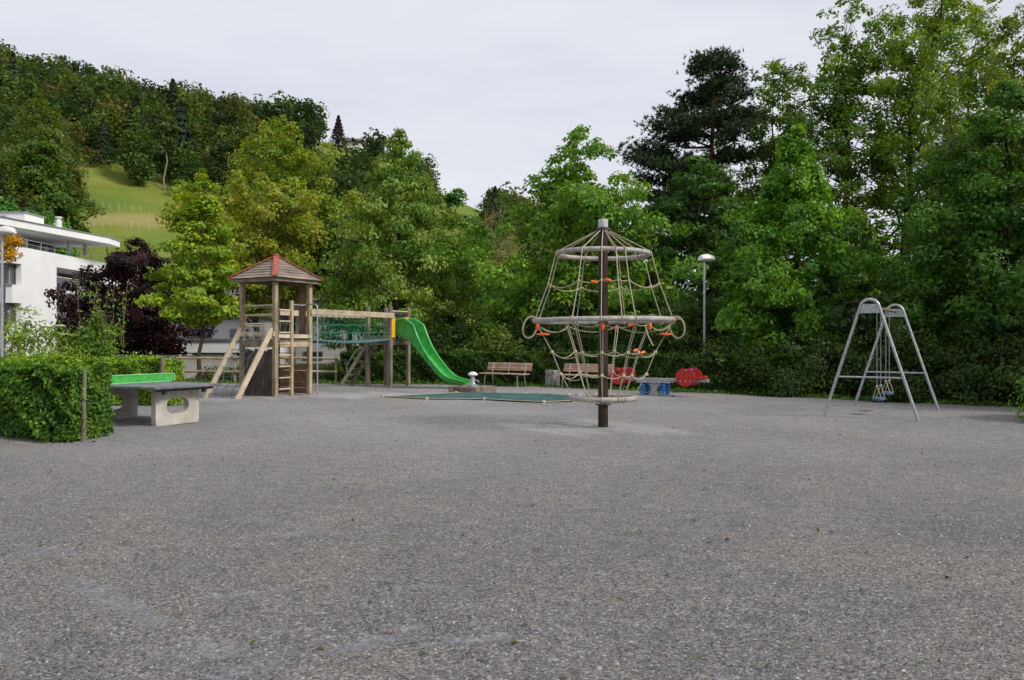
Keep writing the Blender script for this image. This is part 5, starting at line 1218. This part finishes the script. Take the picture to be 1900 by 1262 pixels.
# ------------------------------------------------------------------ benches, litter block, pump, cover, rocker, lamps
def bench(label, p, ang):
    r = empty('bench', p, ang, local=True); tag(r, label, 'bench', 'benches along the hedge'); hl = .98
    for k in range(3):
        y = -.21+k*.15; MB().bar((-hl, y, .445), (hl, y, .445), .125, .034).build('seat_slat', woodBench, r, bevel=.006)
    for k in range(4):
        z = .575+k*.072; y = .235+k*.02; MB().bar((-hl+.0, y, z), (hl, y, z), .03, .062, up=(0, .25, 1)).build('back_slat', woodBench, r, bevel=.006)
    for x in (-.72, 0, .72):
        m = MB()
        if x: m.tube([(x, -.26, 0), (x, -.235, .36), (x, -.2, .415), (x, .12, .415), (x, .195, .43), (x, .285, .84)], .018, 8)
        else: m.tube([(x, -.2, .415), (x, .12, .415), (x, .195, .43), (x, .285, .84)], .016, 8)
        m.build('bench_frame', galv, r)
        if x: MB().tube([(x, .17, .42), (x, .25, 0)], .018, 8).build('back_leg', galv, r)
bench('brown slatted bench nearer the slide, left of the climbing pole', (-.25, 27.75, 0), math.atan2(-1.25, 1.7))
bench('brown slatted bench partly behind the brown climbing pole', (2.45, 26.45, 0), math.atan2(-1.2, 1.66))
def litter_block():
    c = Vector((1.42, 27.4, 0)); r = empty('litter_bin', c); tag(r, 'mottled grey concrete litter bin between the two benches', 'litter bin')
    o = [(.19, .19), (-.19, .19), (-.19, -.19), (.19, -.19)]; i_ = [(.13, .13), (-.13, .13), (-.13, -.13), (.13, -.13)]
    a = math.atan2(-1.2, 1.66); e1 = Vector((math.cos(a), math.sin(a), 0)); e2 = Vector((-e1.y, e1.x, 0))
    MB().plate(c+ZZ*.29, e1, e2, o, .58, i_).build('body', concreteGrey, r, bevel=.015)
    MB().plate(c+ZZ*.52, e1, e2, [(x*.96, y*.96) for x, y in i_], .02).build('liner', steelDark, r)
litter_block()
def pump():
    pts = [(-1.97, 24.15), (-1.08, 23.66), (-.48, 24.15), (-.62, 24.75), (-1.5, 25.0)]
    r = empty('water_basin', (-1.2, 24.3, 0)); tag(r, 'low brown stone basin at the foot of the slide', 'basin')
    cx = sum(p[0] for p in pts)/5; cy = sum(p[1] for p in pts)/5; inn = [(cx+(x-cx)*.78, cy+(y-cy)*.78) for x, y in pts]
    MB().plate((0, 0, .09), (1, 0, 0), (0, 1, 0), pts, .22, inn).build('kerb_stone', stoneBrown, r, bevel=.02, smooth=False)
    MB().plate((0, 0, .115), (1, 0, 0), (0, 1, 0), [(cx+(x-cx)*.785, cy+(y-cy)*.785) for x, y in pts], .13).build('basin_floor', concreteGrey, r, smooth=False)
    q = empty('water_pump', (-1.22, 24.3, .18)); tag(q, 'small mushroom capped steel water pump standing on the stone basin', 'pump')
    c = Vector((-1.22, 24.3, .18))
    MB().lathe([(.17, 0), (.17, .07), (.10, .09), (.075, .16), (.07, .36)], c, 18).build('column', galv, q)
    MB().lathe([(.075, .355), (.155, .365), (.15, .40), (.11, .44), (.05, .465), (.01, .472)], c, 18).build('cap', whiteMetal, q)
    MB().tube([c+Vector((.05, -.03, .2)), c+Vector((.16, -.06, .2)), c+Vector((.19, -.07, .14))], .022, 8).build('spout', galv, q)
pump()
def cover():
    ol = [(-3.68, 22.2), (-2.33, 21.35), (-.76, 21.2), (.82, 20.15), (1.62, 20.6), (2.05, 21.6), (1.66, 22.7), (.4, 23.1), (-.42, 23.4), (-1.7, 23.75)]
    P = np.array(ol); c = P.mean(0); r = empty('sandpit_cover', (c[0], c[1], 0)); tag(r, 'teal tarpaulin stretched over the sandpit in front of the benches', 'cover')
    rng = np.random.default_rng(8); V = [(c[0], c[1], .10)]; F = []; n = 60
    ring = []
    for i in range(n):
        t = i/n*len(ol); k = int(t); a = P[k % len(ol)]; b = P[(k+1) % len(ol)]; ring.append(a*(1-t+k)+b*(t-k))
    m = 9
    for j in range(1, m+1):
        f = j/m
        for i in range(n):
            p = c+(ring[i]-c)*f; z = .025+.085*(1-f**2.2)+.018*(1-f)*math.sin(i*1.1+j)+.012*math.sin(i*2.7+j*1.9)*(1-f*.4); V.append((p[0], p[1], z if j < m else .03))
    for i in range(n): F.append((0, 1+i, 1+(i+1) % n))
    for j in range(m-1):
        for i in range(n): a = 1+j*n; F.append((a+i, a+n+i, a+n+(i+1) % n, a+(i+1) % n))
    me = bpy.data.meshes.new('sheet'); me.from_pydata([(x-c[0], y-c[1], z) for x, y, z in V], [], F); me.materials.append(tarpM); me.shade_smooth()
    link_mesh('sheet', me, r, ORG[r.name])
    MB().tube([(p[0], p[1], .035) for p in ring], .012, 6, closed=True).build('edge_rope', ropeM, r)
    for x, y in ol: MB().lathe([(.05, 0), (.05, .06), (.03, .075)], (x, y, 0), 8).build('peg', woodPale, r)
cover()
def rocker():
    c = Vector((4.18, 22.9, 0)); D = -U; Wv = VV; r = empty('spring_rocker', c); tag(r, 'spring seesaw with red round side panels and blue coil springs', 'seesaw')
    MB().bar(c-D*1.35+ZZ*.475, c+D*1.6+ZZ*.475, .16, .09).build('beam', galvDull, r, bevel=.01)
    MB().plate(c+ZZ*.405, D, Wv, [(-.5, -.22), (.5, -.22), (.5, .22), (-.5, .22)], .04).build('base_plate', galvDull, r, bevel=.005)
    MB().plate(c-Wv*.0, D, ZZ, [(-.20, -.02), (.20, -.02), (.07, .19), (.20, .385), (-.20, .385), (-.07, .19)], .10).build('pedestal', galv, r, bevel=.005)
    for x, y in ((-.31, -.02), (.31, -.02), (-.31, .36), (.31, .36)):
        p = c+D*x+Wv*(y-.16); pts = [p+Vector((.075*math.cos(t), .075*math.sin(t), .01+.365*t/(2*math.pi*5.5))) for t in np.linspace(0, 2*math.pi*5.5, 72)]
        MB().tube(pts, .017, 7).build('spring', blueSpring, r)
    MB().plate(c+ZZ*.012, D, Wv, [(-.55, -.3), (.55, -.3), (.55, .3), (-.55, .3)], .03).build('ground_plate', galvDull, r)
    def disc(o, sg):
        n = 40; ou = []; inn = []
        for k in range(n):
            a = 2*math.pi*k/n; rad = .272*(1+.05*math.cos(2*a)-.10*math.exp(-((a-1.45)/.28)**2)); x, z = rad*math.cos(a)*sg, rad*math.sin(a)
            ou.append((x, z)); inn.append((.045*math.cos(a)*sg-.03, .07+.05*math.sin(a)))
        return ou, inn
    for end, sg in ((-1.0, 1), (1.03, 1)):
        for y in (-.34, .34):
            o = c+D*end+Wv*y+ZZ*.575; ou, inn = disc(o, sg)
            d = MB().plate(o, D, ZZ, ou, .028, inn).build('side_panel', redGloss, r, bevel=.006)
            for bx, bz in ((-.14, -.10), (0, -.11), (.14, -.10), (.02, .20)):
                q = o+D*bx+ZZ*bz; MB().tube([q-Wv*.022, q+Wv*.022], .014, 8).build('bolt', whiteMetal, d)
        s_ = -1 if end < 0 else 1
        MB().plate(c+D*(end+s_*.22)+ZZ*.545, D, Wv, [(-.2, -.17), (.2, -.17), (.2, .17), (-.2, .17)], .03).build('seat', redGloss, r, bevel=.006)
        MB().tube([c+D*(end+.02)-Wv*.33+ZZ*.775, c+D*(end+.02)+Wv*.33+ZZ*.775], .02, 8).build('handle', purpleM, r)
        MB().plate(c+D*(end+s_*.42)+ZZ*.57, D, ZZ, [(-.10, -.05), (.08, -.05), (.11, 0), (.08, .05), (-.10, .03)], .2).build('tail', redGloss, r, bevel=.01)
rocker()
def lamp(label, p, rz, H_=4.42):
    r = empty('street_lamp', p, rz, local=True); tag(r, label, 'street lamp', 'white lamps by the playground')
    MB().tube([(0, 0, -.1), (0, 0, 1.0), (0, 0, H_-.02)], [.05, .044, .036], 12).build('pole', galv, r)
    m = MB(); prof = [(-.22, .0, .05, .03), (-.14, .04, .13, .075), (.10, .06, .16, .095), (.32, .05, .12, .07), (.40, .03, .05, .03)]
    for x, z, w_, h_ in prof:
        for k in range(12):
            a = 2*math.pi*k/12; m.v.append(Vector((x, w_*math.cos(a), H_+z+.0+h_*1.7*math.sin(a)*(1.0 if math.sin(a) > 0 else .55))))
    for i in range(4):
        for k in range(12): m.quad((i*12+k, i*12+(k+1) % 12, (i+1)*12+(k+1) % 12, (i+1)*12+k), [(0, 0)]*4)
    m.quad(list(range(12))[::-1], [(0, 0)]*12); m.quad([48+k for k in range(12)], [(0, 0)]*12)
    m.build('lamp_head', whiteMetal, r)
    MB().plate((.1, 0, H_-.0), (1, 0, 0), (0, 1, 0), [(-.16, -.09), (.18, -.07), (.18, .07), (-.16, .09)], .05).build('diffuser', blindM, r, bevel=.01)
lamp('white lamp post behind the hedge, right of the seesaw', (6.38, 25.9, 0), R(20), 4.28)
lamp('white lamp post at the left edge before the white block', (-13.45, 20.6, 0), R(-10))
